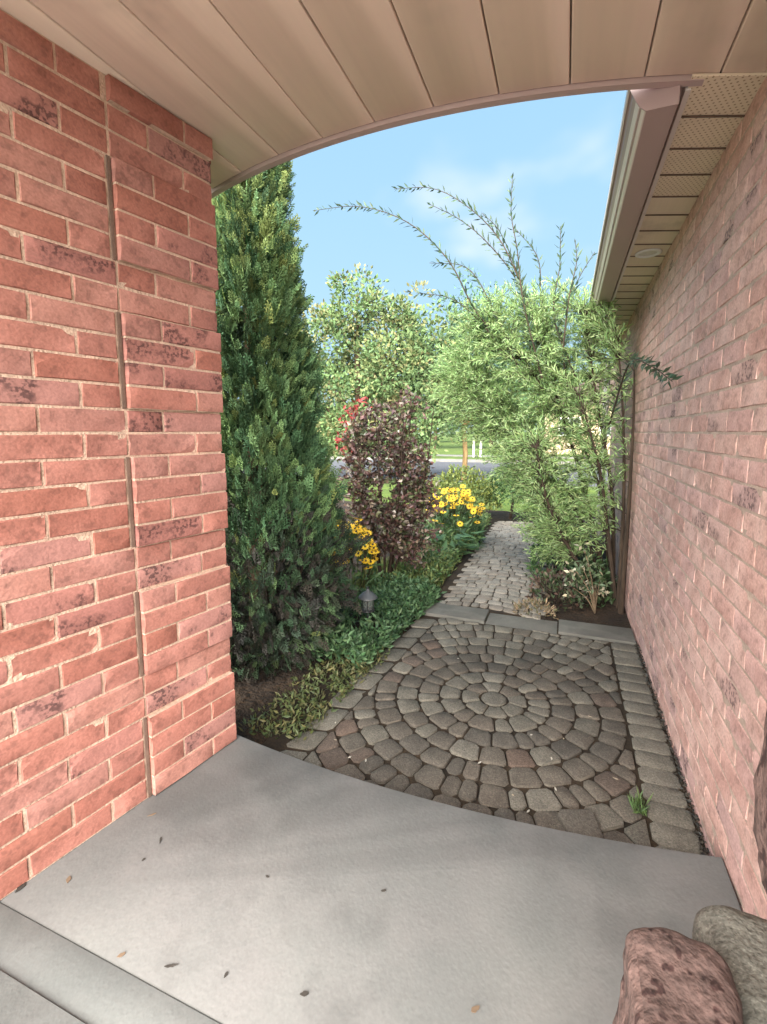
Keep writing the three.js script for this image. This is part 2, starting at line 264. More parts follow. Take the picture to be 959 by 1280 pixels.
// right wall: garage side
const WX = 0.5;
{
  const R = mulberry(23), o = thing('garage_side_wall', 'long pale pink brick wall running down the right side of the path', 'brick wall', [WX, 0, 0.1], -Math.PI / 2);
  // local +x -> world +z? rotation -90deg about y maps local x to world z, local z to world -x (towards the path)
  const all = [], z0 = 0.1, zEnd = -6.3;
  const rows = 35;
  for (let r = -4; r < 31; r++) {
    let s = 0, first = (((r % 2) + 2) % 2) ? BP / 2 : BP; const tot = z0 - zEnd;
    while (s < tot - 0.02) { const e = Math.min(tot, s + first); if (e - s > 0.06) all.push([s, e, r]); s = e; first = BP; }
  }
  // projected size and visibility from the photograph's standpoint decide which bricks stand alone
  camera.updateMatrixWorld(true); camera.updateProjectionMatrix();
  const px = (s, y) => V(WX, y, z0 - s).project(camera);
  for (const b of all) { const c = px((b[0] + b[1]) / 2, (b[2] + 0.5) * CH), zc = z0 - (b[0] + b[1]) / 2; b.vis = zc < -0.6 && c.z < 1 && Math.abs(c.x) < 1.03 && Math.abs(c.y) < 1.03; b.d = V(WX, (b[2] + 0.5) * CH, zc).distanceTo(camera.position); b.sc = b.vis ? 1 / b.d : 0; }
  all.sort((p, q) => q.sc - p.sc || p[2] - q[2] || p[0] - q[0]);
  const rest = M.pale.map(() => []), rest2 = M.paleBurnt.map(() => []);
  all.forEach((b, i) => {
    const L = +(b[1] - b[0] - JT).toFixed(3), g = brickVariant(L, 0.03, R), x = -b[1] + JT / 2, y = b[2] * CH + JT / 2, dz = (R() - 0.5) * 0.0012, u = R();
    const burnt = u < 0.14, mi = Math.floor(R() * (burnt ? 2 : 5));
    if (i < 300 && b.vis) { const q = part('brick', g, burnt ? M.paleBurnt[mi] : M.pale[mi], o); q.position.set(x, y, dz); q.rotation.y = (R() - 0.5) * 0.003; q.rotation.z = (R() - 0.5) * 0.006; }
    else (burnt ? rest2 : rest)[mi].push(g.clone().translate(x, y, dz));
  });
  const fin = (lists, mats) => lists.forEach((l, k) => { if (l.length) part('brick', merge(l), mats[k], o).userData.kind = 'stuff'; });
  fin(rest, M.pale); fin(rest2, M.paleBurnt);
  part('mortar', boxUV(box(z0 - zEnd - 0.006, HC + 0.42, 0.25, -(z0 - zEnd) / 2, HC / 2 - 0.2, -0.1276), 0.6), M.mortarPale, o);
}
// ---------- garage eave: soffit, fascia, gutter, roof ----------
{
  const o = structGroup('eave_soffit', 'beige vinyl eave soffit above the right wall, perforated in its first panels', 'soffit');
  const zs = [-1.735]; const skew = (g) => { const p = g.attributes.position; for (let i = 0; i < p.count; i++) p.setZ(i, p.getZ(i) - (p.getX(i) - 0.3) * 0.36); g.computeVertexNormals(); return g; }; while (zs[zs.length - 1] > -6.35) zs.push(zs[zs.length - 1] - 0.19);
  for (let k = 0; k < zs.length - 1; k++) {
    const g = box(0.245, 0.008, 0.182, 0.4225, 0, 0); g.translate(0, HC - 0.005 - (k % 2) * 0.0008, (zs[k] + zs[k + 1]) / 2);
    if (k) part('seam', skew(box(0.238, 0.004, 0.0065, 0.422, HC - 0.0115, zs[k])), M.shadeAndSeam, o);
    part('panel', boxUV(skew(g), k < 4 ? 0.26 : 1.1), k < 4 ? M.vinylVent : M.vinylSide, o);
  }
  part('backing', box(0.24, 0.01, 4.62, 0.42, HC + 0.0375, -4.1), M.shadeAndSeam, o);
  part('channel', box(0.016, 0.022, 4.56, 0.3, HC - 0.004, -4.07), M.gutterLip, o);
}
{
  const o = thing('soffit_light', 'small round recessed light in the eave soffit above the right wall', 'light', [0.4, HC - 0.0135, -3.23]);
  const L = (pts) => new THREE.LatheGeometry(pts.map(([x, y]) => new THREE.Vector2(x, y)), 28);
  part('trim_ring', L([[0.046, 0.0], [0.046, -0.006], [0.062, -0.008], [0.069, -0.004], [0.07, 0.0]]), M.white, o);
  part('lens', L([[0.0, -0.002], [0.03, -0.003], [0.046, -0.001]]), mat([0.6, 0.58, 0.52], null, 0.3), o);
}
{
  const o = thing('roof_gutter', 'mauve brown metal rain gutter with pale lips along the garage eave', 'gutter');
  const extr = (pts, z0, z1) => { const s = new THREE.Shape(pts.map(([x, y]) => new THREE.Vector2(x, y))); const g = new THREE.ExtrudeGeometry(s, { depth: z0 - z1, bevelEnabled: false }); g.translate(0, 0, z1); return toCreasedNormals(g, 0.4); };
  const zA = -1.765, zB = -6.5;
  part('trough', extr([[0.272, 2.345], [0.272, 2.252], [0.188, 2.25], [0.184, 2.256], [0.172, 2.268], [0.160, 2.290], [0.150, 2.302], [0.146, 2.32], [0.140, 2.325], [0.140, 2.345], [0.146, 2.345], [0.151, 2.326], [0.158, 2.304], [0.168, 2.292], [0.178, 2.27], [0.190, 2.256], [0.268, 2.258], [0.268, 2.345]], zA, zB), M.gutter, o);
  part('lip', extr([[0.134, 2.322], [0.1395, 2.320], [0.1395, 2.352], [0.134, 2.352]], zA, zB), M.gutterLip, o);
  part('bead', extr([[0.1575, 2.283], [0.168, 2.2665], [0.1715, 2.268], [0.162, 2.288]], zA, zB), M.gutterLip, o);
  part('bead', extr([[0.175, 2.260], [0.1835, 2.2495], [0.1875, 2.2495], [0.1785, 2.2635]], zA, zB), M.gutterLip, o);
  part('end_cap', extr([[0.274, 2.347], [0.274, 2.248], [0.186, 2.247], [0.168, 2.262], [0.152, 2.29], [0.138, 2.318], [0.138, 2.347]], zA + 0.004, zA), M.gutter, o);
  for (let z = -2.4; z > -6.4; z -= 0.8) part('hanger', box(0.13, 0.004, 0.02, 0.205, 2.338, z), M.gutterLip, o);
}
{
  const o = thing('downspout', 'grey metal downspout at the far end of the garage gutter', 'downspout', [0.44, 0, -6.42]);
  part('pipe', new THREE.CylinderGeometry(0.035, 0.035, 2.05, 14).translate(0, 1.0, 0), M.spout, o);
  part('elbow', taperTube([V(0, 2.02, 0), V(-0.03, 2.12, 0), V(-0.16, 2.18, 0), V(-0.2, 2.25, 0)], 0.035, 0.035, 10, 10), M.spout, o);
  for (const y of [0.6, 1.7]) part('strap', box(0.08, 0.025, 0.078, 0, y, 0), M.fascia, o);
}
{
  const o = thing('porch_roof', 'shingle roof over the porch, above the beige soffit', 'roof');
  const pts = []; for (let i = 0; i <= 16; i++) { const x = lerp(-1.72, 0.11, i / 16); pts.push([x, soffitEdge(x) - 0.01]); }
  const g = new THREE.ExtrudeGeometry(new THREE.Shape([...pts, [0.11, 0.62], [-1.72, 0.62]].map(([x, z]) => new THREE.Vector2(x, -z))), { depth: 0.12, bevelEnabled: false }); g.rotateX(-Math.PI / 2); g.translate(0, HC + 0.2, 0);
  part('roofing', g, M.shingle, o); part('deck', box(1.7, 0.16, 0.44, -0.78, HC + 0.121, 0.37), M.fascia, o);
}
struct('patio', boxUV(box(9, 0.12, 7, -1.5, -0.08, 4.2), 1.6), mat([0.8, 0.78, 0.72], T.concrete, 0.9), 'added pale concrete patio out of view behind the porch, bouncing light onto the soffit', 'patio');  // unseen slab, added and kept pale to throw light up at the soffit
{
  const o = thing('garage', 'brick garage with shingle roof whose side wall lines the path', 'garage');
  part('wall', boxUV(box(5.6, 2.5, 0.25, 3.56, 1.1, -6.43), 0.6), M.pale[1], o);
  part('wall', boxUV(box(0.25, 2.5, 6.4, 6.3, 1.1, -3.1), 0.6), M.pale[1], o);
  const s = new THREE.Shape([[0.275, 2.335], [0.275, 2.42], [3.4, 4.2], [6.6, 2.42], [6.6, 2.335]].map(([x, y]) => new THREE.Vector2(x, y)));
  part('roof', new THREE.ExtrudeGeometry(s, { depth: 6.6, bevelEnabled: false }).translate(0, 0, -6.6), M.shingle, o);
  part('fascia', box(0.02, 0.1, 4.85, 0.286, HC + 0.055, -4.13), M.fascia, o);
}
// ---------- rough stones beside the viewpoint ----------
function rockGeo(w, h, d, seed, amp, div = 26, rf = 0.22) {
  const g = new THREE.BoxGeometry(w, h, d, div, Math.max(6, Math.round(div * h / w)), Math.max(6, Math.round(div * d / w))); const p = g.attributes.position, r = Math.min(w, h, d) * rf;
  for (let i = 0; i < p.count; i++) {
    let x = p.getX(i), y = p.getY(i), z = p.getZ(i); const ix = clamp(x, -w / 2 + r, w / 2 - r), iy = clamp(y, -h / 2 + r, h / 2 - r), iz = clamp(z, -d / 2 + r, d / 2 - r); const v = V(x - ix, y - iy, z - iz), l = v.length() || 1; v.multiplyScalar(Math.min(1, r / l));
    x = ix + v.x; y = iy + v.y; z = iz + v.z; const n = v.clone().normalize(); const k = amp * (1.5 * fbm3(x * 9 + seed, y * 9, z * 9, 3) + 0.7 * fbm3(x * 34, y * 34 + seed, z * 34, 3) + 0.16 * fbm3(x * 130, y * 130, z * 130 + seed, 2));
    p.setXYZ(i, x + n.x * k, y + n.y * k, z + n.z * k);
  }
  let q = mergeVertices(boxUV(g, 0.11), 1e-5); q.deleteAttribute('normal'); q = mergeVertices(q, 1e-5); q.computeVertexNormals(); return q;
}
{
  const o = thing('stone_pier', 'rough reddish and grey split stones in the lower right corner of the porch', 'stone wall');
  part('stone', rockGeo(0.032, 0.22, 0.21, 3, 0.006, 30, 0.2).translate(0.0475, 0.968, -0.086), M.rockRed, o, 'reddish rough stone with a crumbly face');
  part('stone', rockGeo(0.3, 0.25, 0.27, 9, 0.006, 70, 0.06).translate(0.2105, 0.941, -0.097), M.rockGrey, o, 'grey rough stone');
  part('stone', rockGeo(0.16, 0.1, 0.2, 5, 0.008, 40).translate(0.146, 1.155, -0.1), M.rockRed, o);
  part('stone', rockGeo(0.34, 0.16, 0.2, 12, 0.014).translate(0.33, 1.28, 0.0), M.rockGrey, o);
  part('stone', rockGeo(0.24, 0.13, 0.2, 15, 0.012).translate(0.12, 0.775, -0.085), M.rockGrey, o);
  part('stone', rockGeo(0.2, 0.13, 0.2, 16, 0.012).translate(0.36, 0.785, -0.085), M.rockRed, o);
  part('stone', rockGeo(0.42, 0.66, 0.24, 18, 0.016).translate(0.25, 0.36, -0.085), M.rockGrey, o);
  part('mortar', box(0.44, 1.2, 0.16, 0.27, 0.6, 0.06), M.mortar, o);
}
// ---------- ground, road ----------
{
  const g = new THREE.PlaneGeometry(600, 600, 1, 1); g.rotateX(-Math.PI / 2); g.translate(0, -0.16, -60);
  struct('lawn', boxUV(g, 3.2), M.lawn, 'green lawn reaching to the road and beyond', 'lawn');
  const bg = new THREE.PlaneGeometry(5.8, 8.4, 66, 80); bg.rotateX(-Math.PI / 2); bg.translate(-1.8, -0.13, -4.6);
  const p = bg.attributes.position; for (let i = 0; i < p.count; i++) { const x = p.getX(i), z = p.getZ(i); const e = sstep(0, 0.3, Math.min(x + 4.7, 1.1 - x, -0.4 - z, z + 8.8)); p.setY(i, lerp(-0.18, -0.125 + 0.03 * fbm3(x * 3, 0, z * 3, 4) + (x < -1.25 ? 0.02 : 0), e)); }
  bg.computeVertexNormals(); struct('garden_soil', boxUV(bg, 1.1), M.soil, 'dark bare earth of the garden bed beside the path', 'soil');
  struct('road', boxUV(box(240, 0.02, 8.8, -10, -0.155, -17.9), 4), M.asphalt, 'grey asphalt road running across behind the garden', 'road');
  struct('kerb', boxUV(box(240, 0.16, 0.18, -10, -0.1, -22.39), 2), M.kerb, 'pale concrete kerb on the far side of the road', 'kerb');
  struct('sidewalk', boxUV(box(240, 0.03, 1.4, -10, -0.14, -28.2), 2), M.kerb, 'pale concrete sidewalk across the far lawn', 'sidewalk');
}
// ---------- paving ----------
const GY = -0.1;
function clipPoly(poly, a, b, c) { const out = []; for (let i = 0; i < poly.length; i++) { const p = poly[i], q = poly[(i + 1) % poly.length], dp = a * p[0] + b * p[1] - c, dq = a * q[0] + b * q[1] - c; if (dp <= 0) out.push(p); if ((dp < 0 && dq > 0) || (dp > 0 && dq < 0)) { const t = dp / (dp - dq); out.push([lerp(p[0], q[0], t), lerp(p[1], q[1], t)]); } } return out; }
function areaC(poly) { let A = 0, x = 0, z = 0; for (let i = 0; i < poly.length; i++) { const p = poly[i], q = poly[(i + 1) % poly.length], k = p[0] * q[1] - q[0] * p[1]; A += k; x += (p[0] + q[0]) * k; z += (p[1] + q[1]) * k; } return [A / 2, x / (3 * A), z / (3 * A)]; }
function stoneGeo(poly, R, gap, cham, th = 0.07) { // poly in xz about its own centre; top at y = 0
  let P = poly; if (areaC(P)[0] < 0) P = [...P].reverse(); // corner rounding
  const n0 = P.length, rp = [];
  for (let i = 0; i < n0; i++) { const p = P[i], a = P[(i + n0 - 1) % n0], b = P[(i + 1) % n0]; const la = Math.hypot(a[0] - p[0], a[1] - p[1]), lb = Math.hypot(b[0] - p[0], b[1] - p[1]), r = 0.013 + R() * 0.01; if (la < 0.03 || lb < 0.03) { rp.push(p); continue; } const ta = Math.min(0.33, r / la), tb = Math.min(0.33, r / lb); rp.push([lerp(p[0], a[0], ta), lerp(p[1], a[1], ta)], [lerp(p[0], b[0], tb), lerp(p[1], b[1], tb)]); }
  const rad = Math.sqrt(Math.abs(areaC(P)[0]) / Math.PI), n = rp.length, pos = [], I = [];
  const ringAt = (off, y, jit) => { const s = pos.length / 3; for (const [x, z] of rp) { const l = Math.hypot(x, z) || 1, k = Math.max(0.3, (l - off) / l); pos.push(x * k + (R() - 0.5) * jit, y + (R() - 0.5) * jit, z * k + (R() - 0.5) * jit); } return s; };
  const r0 = ringAt(gap, -th, 0), r1 = ringAt(gap, -cham, 0.003), r2 = ringAt(gap + cham * 0.45, -cham * 0.32, 0.0025), r3 = ringAt(gap + cham * 1.5, 0, 0.0022);
  const c = pos.length / 3; pos.push((R() - 0.5) * rad * 0.3, (R() - 0.3) * 0.002, (R() - 0.5) * rad * 0.3);
  for (const [a, b] of [[r0, r1], [r1, r2], [r2, r3]]) for (let i = 0; i < n; i++) { const j = (i + 1) % n; I.push(a + i, b + i, b + j, a + i, b + j, a + j); }
  for (let i = 0; i < n; i++) I.push(r3 + i, c, r3 + (i + 1) % n);
  let g = new THREE.BufferGeometry(); g.setAttribute('position', new THREE.BufferAttribute(new Float32Array(pos), 3)); g.setIndex(I); g.computeVertexNormals();
  g = toCreasedNormals(g, 0.85); boxUV(g, 0.42); const uv = g.attributes.uv, du = R(), dv = R(); for (let i = 0; i < uv.count; i++) uv.setXY(i, uv.getX(i) + du, uv.getY(i) + dv); return g;
}
function layStone(poly, parent, m, R, opt = {}) {
  const [A, cx, cz] = areaC(poly); if (Math.abs(A) < (opt.min || 0.0014)) return;
  const loc = poly.map(([x, z]) => [x - cx, z - cz]), g = stoneGeo(loc, R, opt.gap ?? 0.0045, opt.cham ?? 0.0065);
  const b = part('paving_stone', g, m, parent); b.position.set(cx, GY + (R() - 0.5) * 0.006 + (opt.lift || 0), cz); b.rotation.set((R() - 0.5) * (opt.tilt ?? 0.035) + (opt.rx || 0), 0, (R() - 0.5) * (opt.tilt ?? 0.035) + (opt.rz || 0)); return b;
}
{
  const o = structGroup('circular_paving', 'patio of worn paving stones laid in rings about a round centre stone', 'paving'), R = mulberry(77);
  const cx = -0.289, cz = -2.356;
  const front = (x) => slabEdge(x) - 0.012;
  const clip = (poly) => { let p = poly; p = clipPoly(p, 1, 0, 0.328); p = clipPoly(p, 0, -1, 3.31); p = clipPoly(p, -1, -0.09, 1.115 + 0.0); const mx = p.length ? areaC(p)[1] : 0; if (p.length > 2) p = clipPoly(p, 0, 1, front(mx) + 0.01); return p; };
  const shade = (x, z, R) => { const r = Math.hypot(x - cx, z - cz), u = R(); if (r < 0.3) return R() < 0.7 ? pick(M.paverGrey, R) : M.paverBrown[2]; if (z < -2.9) return u < 0.6 ? pick(M.paverGrey, R) : pick(M.paverBrown, R); if (x < -0.75 && u < 0.35) return pick(M.paverRed, R); if (x > 0.15 && u < 0.3) return pick(M.paverGrey, R); return u < 0.8 ? pick(M.paverBrown, R) : u < 0.92 ? pick(M.paverGrey, R) : pick(M.paverRed, R); };
  const c0 = []; for (let i = 0; i < 10; i++) c0.push([cx + 0.072 * Math.cos(i * 0.6283), cz + 0.072 * Math.sin(i * 0.6283)]);
  layStone(c0, o, M.paverGrey[2], R);
  const ring = (r0, r1, cuts) => { for (let i = 0; i < cuts.length; i++) { const a0 = cuts[i], a1 = i + 1 < cuts.length ? cuts[i + 1] : cuts[0] + 2 * Math.PI; const poly = []; const n = a1 - a0 > 0.35 ? 3 : 2; for (let k = 0; k < n; k++) { const a = lerp(a0, a1, k / (n - 1)); poly.push([cx + r1 * Math.cos(a), cz + r1 * Math.sin(a)]); } for (let k = n - 1; k >= 0; k--) { const a = lerp(a0, a1, k / (n - 1)); poly.push([cx + r0 * Math.cos(a), cz + r0 * Math.sin(a)]); }
    const q = clip(poly); if (q.length > 2) { const [, mx, mz] = areaC(q); layStone(q, o, shade(mx, mz, R), R); } } };
  ring(0.074, 0.17, Array.from({ length: 8 }, (_, i) => i * Math.PI / 4 + 0.2));
  let r = 0.17;
  while (r < 1.5) {
    const r1 = r + 0.113, mid = (r + r1) / 2, L = 2 * Math.PI * mid, w = []; let tot = 0; while (tot < L) { const q = R() < 0.62 ? 0.112 + R() * 0.018 : 0.066 + R() * 0.015; w.push(q); tot += q; }
    let a = R() * 6; const cuts = []; for (const q of w) { cuts.push(a); a += q / tot * 2 * Math.PI; } ring(r, r1, cuts); r = r1;
  }
  // straight soldier row along the wall and the cut stones along the garden
  for (let z = -3.3, k = 0; z < -1.5; k++) { const L = 0.098 + R() * 0.008; layStone([[0.334, z], [0.486, z], [0.486, Math.min(z + L, front(0.4))], [0.334, Math.min(z + L, front(0.4))]], o, pick(M.paverGrey, R), R, { min: 0.003, gap: 0.003, cham: 0.005 }); z += L; }
  const gx = (z) => -1.115 + 0.09 * -z * -1 * -1 - 0.0; const gl = (z) => -(1.115 + 0.09 * z);
  for (let z = -3.28; z < -1.55;) { const L = 0.15 + R() * 0.05, z1 = Math.min(z + L, -1.53); layStone([[gl(z) - 0.145 + (R() - 0.5) * 0.05, z + 0.03], [gl(z) - 0.004, z], [gl(z1) - 0.004, z1], [gl(z1) - 0.145, z1 + 0.02]], o, pick(M.paverGrey, R), R, { gap: 0.006, lift: -0.006, rx: (R() - 0.5) * 0.08, rz: (R() - 0.5) * 0.08 }); z = z1; }
  const loose = layStone([[0.02, -1.66], [0.15, -1.71], [0.19, -1.59], [0.08, -1.55]], o, M.paverBrown[3], R, { lift: 0.022, rx: 0.14, rz: -0.06 }); loose.userData.label = 'dark loose paving stone lifted above its neighbours';
  const bed = flatPoly([[-1.2, -3.4], [0.498, -3.4], [0.498, -1.3], [-1.2, -1.3]], -0.16, -0.111); part('joint_sand', boxUV(bed, 0.7), M.joint, o);
}
{
  const o = structGroup('edging_slabs', 'row of flat grey slabs across the end of the patio', 'edging'), R = mulberry(5);
  for (const [x0, x1, dy, rx] of [[-0.965, -0.492, 0.003, 0.006], [-0.487, 0.004, 0.001, -0.006], [0.012, 0.488, -0.002, 0.008]]) {
    const s = new THREE.Shape([[x0, -3.325], [x1, -3.32], [x1, -3.56], [x0, -3.555]].map(([x, z]) => new THREE.Vector2(x, -z)));
    const g = new THREE.ExtrudeGeometry(s, { depth: 0.1, bevelEnabled: true, bevelSize: 0.006, bevelThickness: 0.006, bevelOffset: -0.006, bevelSegments: 2 }); g.rotateX(-Math.PI / 2); g.translate(0, -0.106, 0); const b = part('slab', boxUV(toCreasedNormals(g, 0.6), 0.9), M.curb, o); b.position.y = GY + dy; b.rotation.x = rx * 0.5;
  }
}
{
  const o = structGroup('garden_path', 'narrow path of small worn setts leading away to the street', 'path'), R = mulberry(31), P = 0.1;
  const xl = (z) => -0.93 + 0.02 * Math.sin(z * 1.3) - 0.05 * sstep(-6, -8, z), xr = (z) => -0.16 + 0.03 * Math.sin(z * 1.7) - 0.1 * sstep(-5, -7, z);
  let row = 0;
  for (let z = -3.57; z > -7.4; row++) { const d = P + (R() - 0.5) * 0.01; let x = xl(z) + (row % 2) * 0.04; const bow = (x) => -0.05 * Math.cos((x + 0.55) * 5.5); while (x < xr(z)) { const w = R() < 0.75 ? 0.1 + R() * 0.025 : 0.068; const x1 = x + w, j = () => (R() - 0.5) * 0.014; layStone([[x + j(), z - d + bow(x)], [x1 + j(), z - d + bow(x1)], [x1 + j(), z + bow(x1)], [x + j(), z + bow(x)]], o, pick(M.setts, R), R, { cham: 0.005, gap: 0.0035, tilt: 0.012 }); x = x1; } z -= d; }
  part('joint_sand', boxUV(flatPoly([[-0.99, -7.45], [-0.14, -7.45], [-0.08, -3.57], [-0.97, -3.57]], -0.16, -0.109), 0.7), M.joint, o);
}
// ---------- cedar ----------
{
  const R = mulberry(101), o = thing('cedar_tree', 'tall dense dark green cedar in a tapering column just past the left brick wall', 'tree', [-1.8, -0.12, -2.45]);
  part('trunk', taperTube([V(0, 0, 0), V(0.02, 1.2, 0.01), V(0, 2.5, 0), V(0, 3.9, 0)], 0.07, 0.012, 8, 14), M.bark, o);
  for (let i = 0; i < 9; i++) { const a = R() * 6.28, y = 0.1 + R() * 0.8, l = 0.35 + R() * 0.12; part('limb', taperTube([V(0, y, 0), V(Math.cos(a) * l * 0.5, y + 0.12, Math.sin(a) * l * 0.5), V(Math.cos(a) * l, y + 0.42, Math.sin(a) * l)], 0.016, 0.005, 5, 6), M.barkDark, o); }
  // one flat spray of scale leaves, growing along +y
  const P = [], dm = (x, y, dx, dy, L, W) => { const sx = -dy * W / 2, sy = dx * W / 2, z = () => (R() - 0.5) * 0.012; const mx = x + dx * L * 0.55, my = y + dy * L * 0.55, q = [x, y, z()], a = [mx + sx, my + sy, z()], t = [x + dx * L, y + dy * L, z()], b = [mx - sx, my - sy, z()]; P.push(...q, ...b, ...t, ...q, ...t, ...a); };
  dm(0, 0, 0, 1, 0.13, 0.007);
  for (let i = 0; i < 10; i++) { const y = 0.012 + i * 0.0105, sd = i % 2 ? 1 : -1, l = 0.06 * (1 - i * 0.062), a = 0.85 - i * 0.03, dx = sd * Math.sin(a), dy = Math.cos(a); dm(0, y, dx, dy, l, 0.0085); for (let k = 1; k < 4; k++) { const t = k / 4, s2 = k % 2 ? 1 : -1, a2 = Math.atan2(dx, dy) + s2 * 0.7; dm(dx * l * t, y + dy * l * t, Math.sin(a2), Math.cos(a2), l * 0.42 * (1.1 - t * 0.5), 0.0075); } }
  const g = new THREE.BufferGeometry(); g.setAttribute('position', new THREE.BufferAttribute(new Float32Array(P), 3)); g.computeVertexNormals(); g.setAttribute('uv', new THREE.BufferAttribute(new Float32Array(P.length / 3 * 2), 2));
  const rad = (y) => { const t = [[0, 0.42], [0.25, 0.55], [0.7, 0.575], [1.0, 0.5], [1.35, 0.42], [1.8, 0.365], [2.3, 0.315], [2.8, 0.25], [3.4, 0.14], [4.0, 0.02]]; for (let i = 1; i < t.length; i++) if (y < t[i][0]) return lerp(t[i - 1][1], t[i][1], (y - t[i - 1][0]) / (t[i][0] - t[i - 1][0])); return 0.02; };
  const N = 21000, im = new THREE.InstancedMesh(g, M.instLeaf, N), m = new THREE.Matrix4(), q = new THREE.Quaternion(), col = new THREE.Color();
  for (let i = 0; i < N; i++) {
    let y = 3.95 * Math.pow(R(), 1.15) + 0.02, a = R() * 2 * Math.PI; const inner = i < N * 0.24;
    const lump = 1 + 0.5 * fbm3(Math.cos(a) * 1.7 + 5, y * 1.9, Math.sin(a) * 1.7, 3) + 0.42 * fbm3(Math.cos(a) * 4, y * 4.5, Math.sin(a) * 4 + 3, 2);
    const r = rad(y) * lump * (inner ? 0.3 + 0.45 * R() : 0.74 + 0.26 * Math.sqrt(R())); const tilt = 0.25 + R() * 0.75;
    const out = V(Math.cos(a + (R() - 0.5) * 0.9), 0, Math.sin(a + (R() - 0.5) * 0.9)), up = out.clone().multiplyScalar(Math.sin(tilt)).add(V(0, Math.cos(tilt) * (y < 0.5 && R() < 0.5 ? -0.3 : 1), 0)).normalize();
    const side = perp(up, R), nor = side.clone().cross(up); q.setFromRotationMatrix(new THREE.Matrix4().makeBasis(side, up, nor)); const s = 0.36 + 0.75 * R() * R() + 0.15 * R();
    m.compose(V(out.x * 0 + Math.cos(a) * (r - 0.05), y, Math.sin(a) * (r - 0.05)), q, V(s, s, s)); im.setMatrixAt(i, m);
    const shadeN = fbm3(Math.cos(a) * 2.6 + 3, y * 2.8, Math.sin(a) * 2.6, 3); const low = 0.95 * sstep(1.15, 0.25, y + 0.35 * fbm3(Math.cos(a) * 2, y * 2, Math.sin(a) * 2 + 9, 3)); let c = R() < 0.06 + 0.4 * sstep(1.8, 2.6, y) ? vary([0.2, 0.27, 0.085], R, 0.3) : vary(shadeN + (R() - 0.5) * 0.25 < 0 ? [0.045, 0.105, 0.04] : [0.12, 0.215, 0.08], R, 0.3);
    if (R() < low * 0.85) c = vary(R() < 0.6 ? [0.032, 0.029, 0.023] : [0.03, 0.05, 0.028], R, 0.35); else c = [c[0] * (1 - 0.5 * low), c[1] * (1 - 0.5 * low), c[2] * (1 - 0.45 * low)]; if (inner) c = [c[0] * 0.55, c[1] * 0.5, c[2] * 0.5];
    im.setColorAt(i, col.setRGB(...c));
  }
  im.name = 'crown'; im.castShadow = im.receiveShadow = true; o.add(im);
}
// ---------- shrubs on stems ----------
function shrub(o, R, stems, clouds, spec) { // stems: point lists; twigs run from the nearest stem point out to targets in the clouds
  const mat2 = spec.bark || M.barkDark, samples = [], twigs = [];
  stems.forEach((pts, i) => { part('stem', taperTube(pts.map((p) => V(...p)), spec.r0 * (0.7 + 0.6 * R()), spec.r0 * 0.22, 6, 14), mat2, o); const c = new THREE.CatmullRomCurve3(pts.map((p) => V(...p))); for (let k = 3; k <= 12; k++) samples.push(c.getPoint(k / 12)); });
  const L = new Leaves(); const tot = clouds.reduce((s, c) => s + c.n, 0);
  for (const c of clouds) for (let i = 0; i < c.n; i++) {
    const d = rdir(R), k = 0.35 + 0.65 * Math.cbrt(R()), e = V(c.c[0] + d.x * c.r[0] * k, c.c[1] + d.y * c.r[1] * k, c.c[2] + d.z * c.r[2] * k);
    if (spec.keep && !spec.keep(e)) continue;
    let best = samples[0], bd = 1e9; for (const s of samples) { const q = s.distanceTo(e) + (s.y > e.y + 0.1 ? 0.5 : 0) + R() * 0.45; if (q < bd) { bd = q; best = s; } }
    const mid = best.clone().lerp(e, 0.5).add(V(0, (spec.arch ?? 0.12) * best.distanceTo(e), 0)), cv = new THREE.QuadraticBezierCurve3(best, mid, e), len = cv.getLength();
    if (spec.twig) twigs.push(taperTube([cv.getPoint(0), cv.getPoint(0.35), cv.getPoint(0.7), e], spec.twig, spec.twig * 0.35, 3, 4));
    const n = Math.max(5, Math.round(Math.min(len, 0.5) * spec.density)), t0 = Math.max(0.15, 1 - 0.5 / len);
    for (let j = 0; j < n; j++) { const t = lerp(t0, 1, (j + R()) / n), p = cv.getPoint(t), tg = cv.getTangent(t); const dir = tg.clone().multiplyScalar(spec.along ?? 0.7).add(rdir(R).multiplyScalar(0.75)).add(V(0, spec.lift ?? 0.15, 0)).normalize(); L.leaf(p, dir, perp(dir, R), spec.len * (0.65 + 0.7 * R()), spec.wid * (0.7 + 0.6 * R()), spec.color(p, R), 0.16); }
  }
  if (twigs.length) part('twigs', merge(twigs), mat2, o).userData.kind = 'stuff';
  const f = part('foliage', L.build(), spec.leaf || M.leaf, o); return f;
}
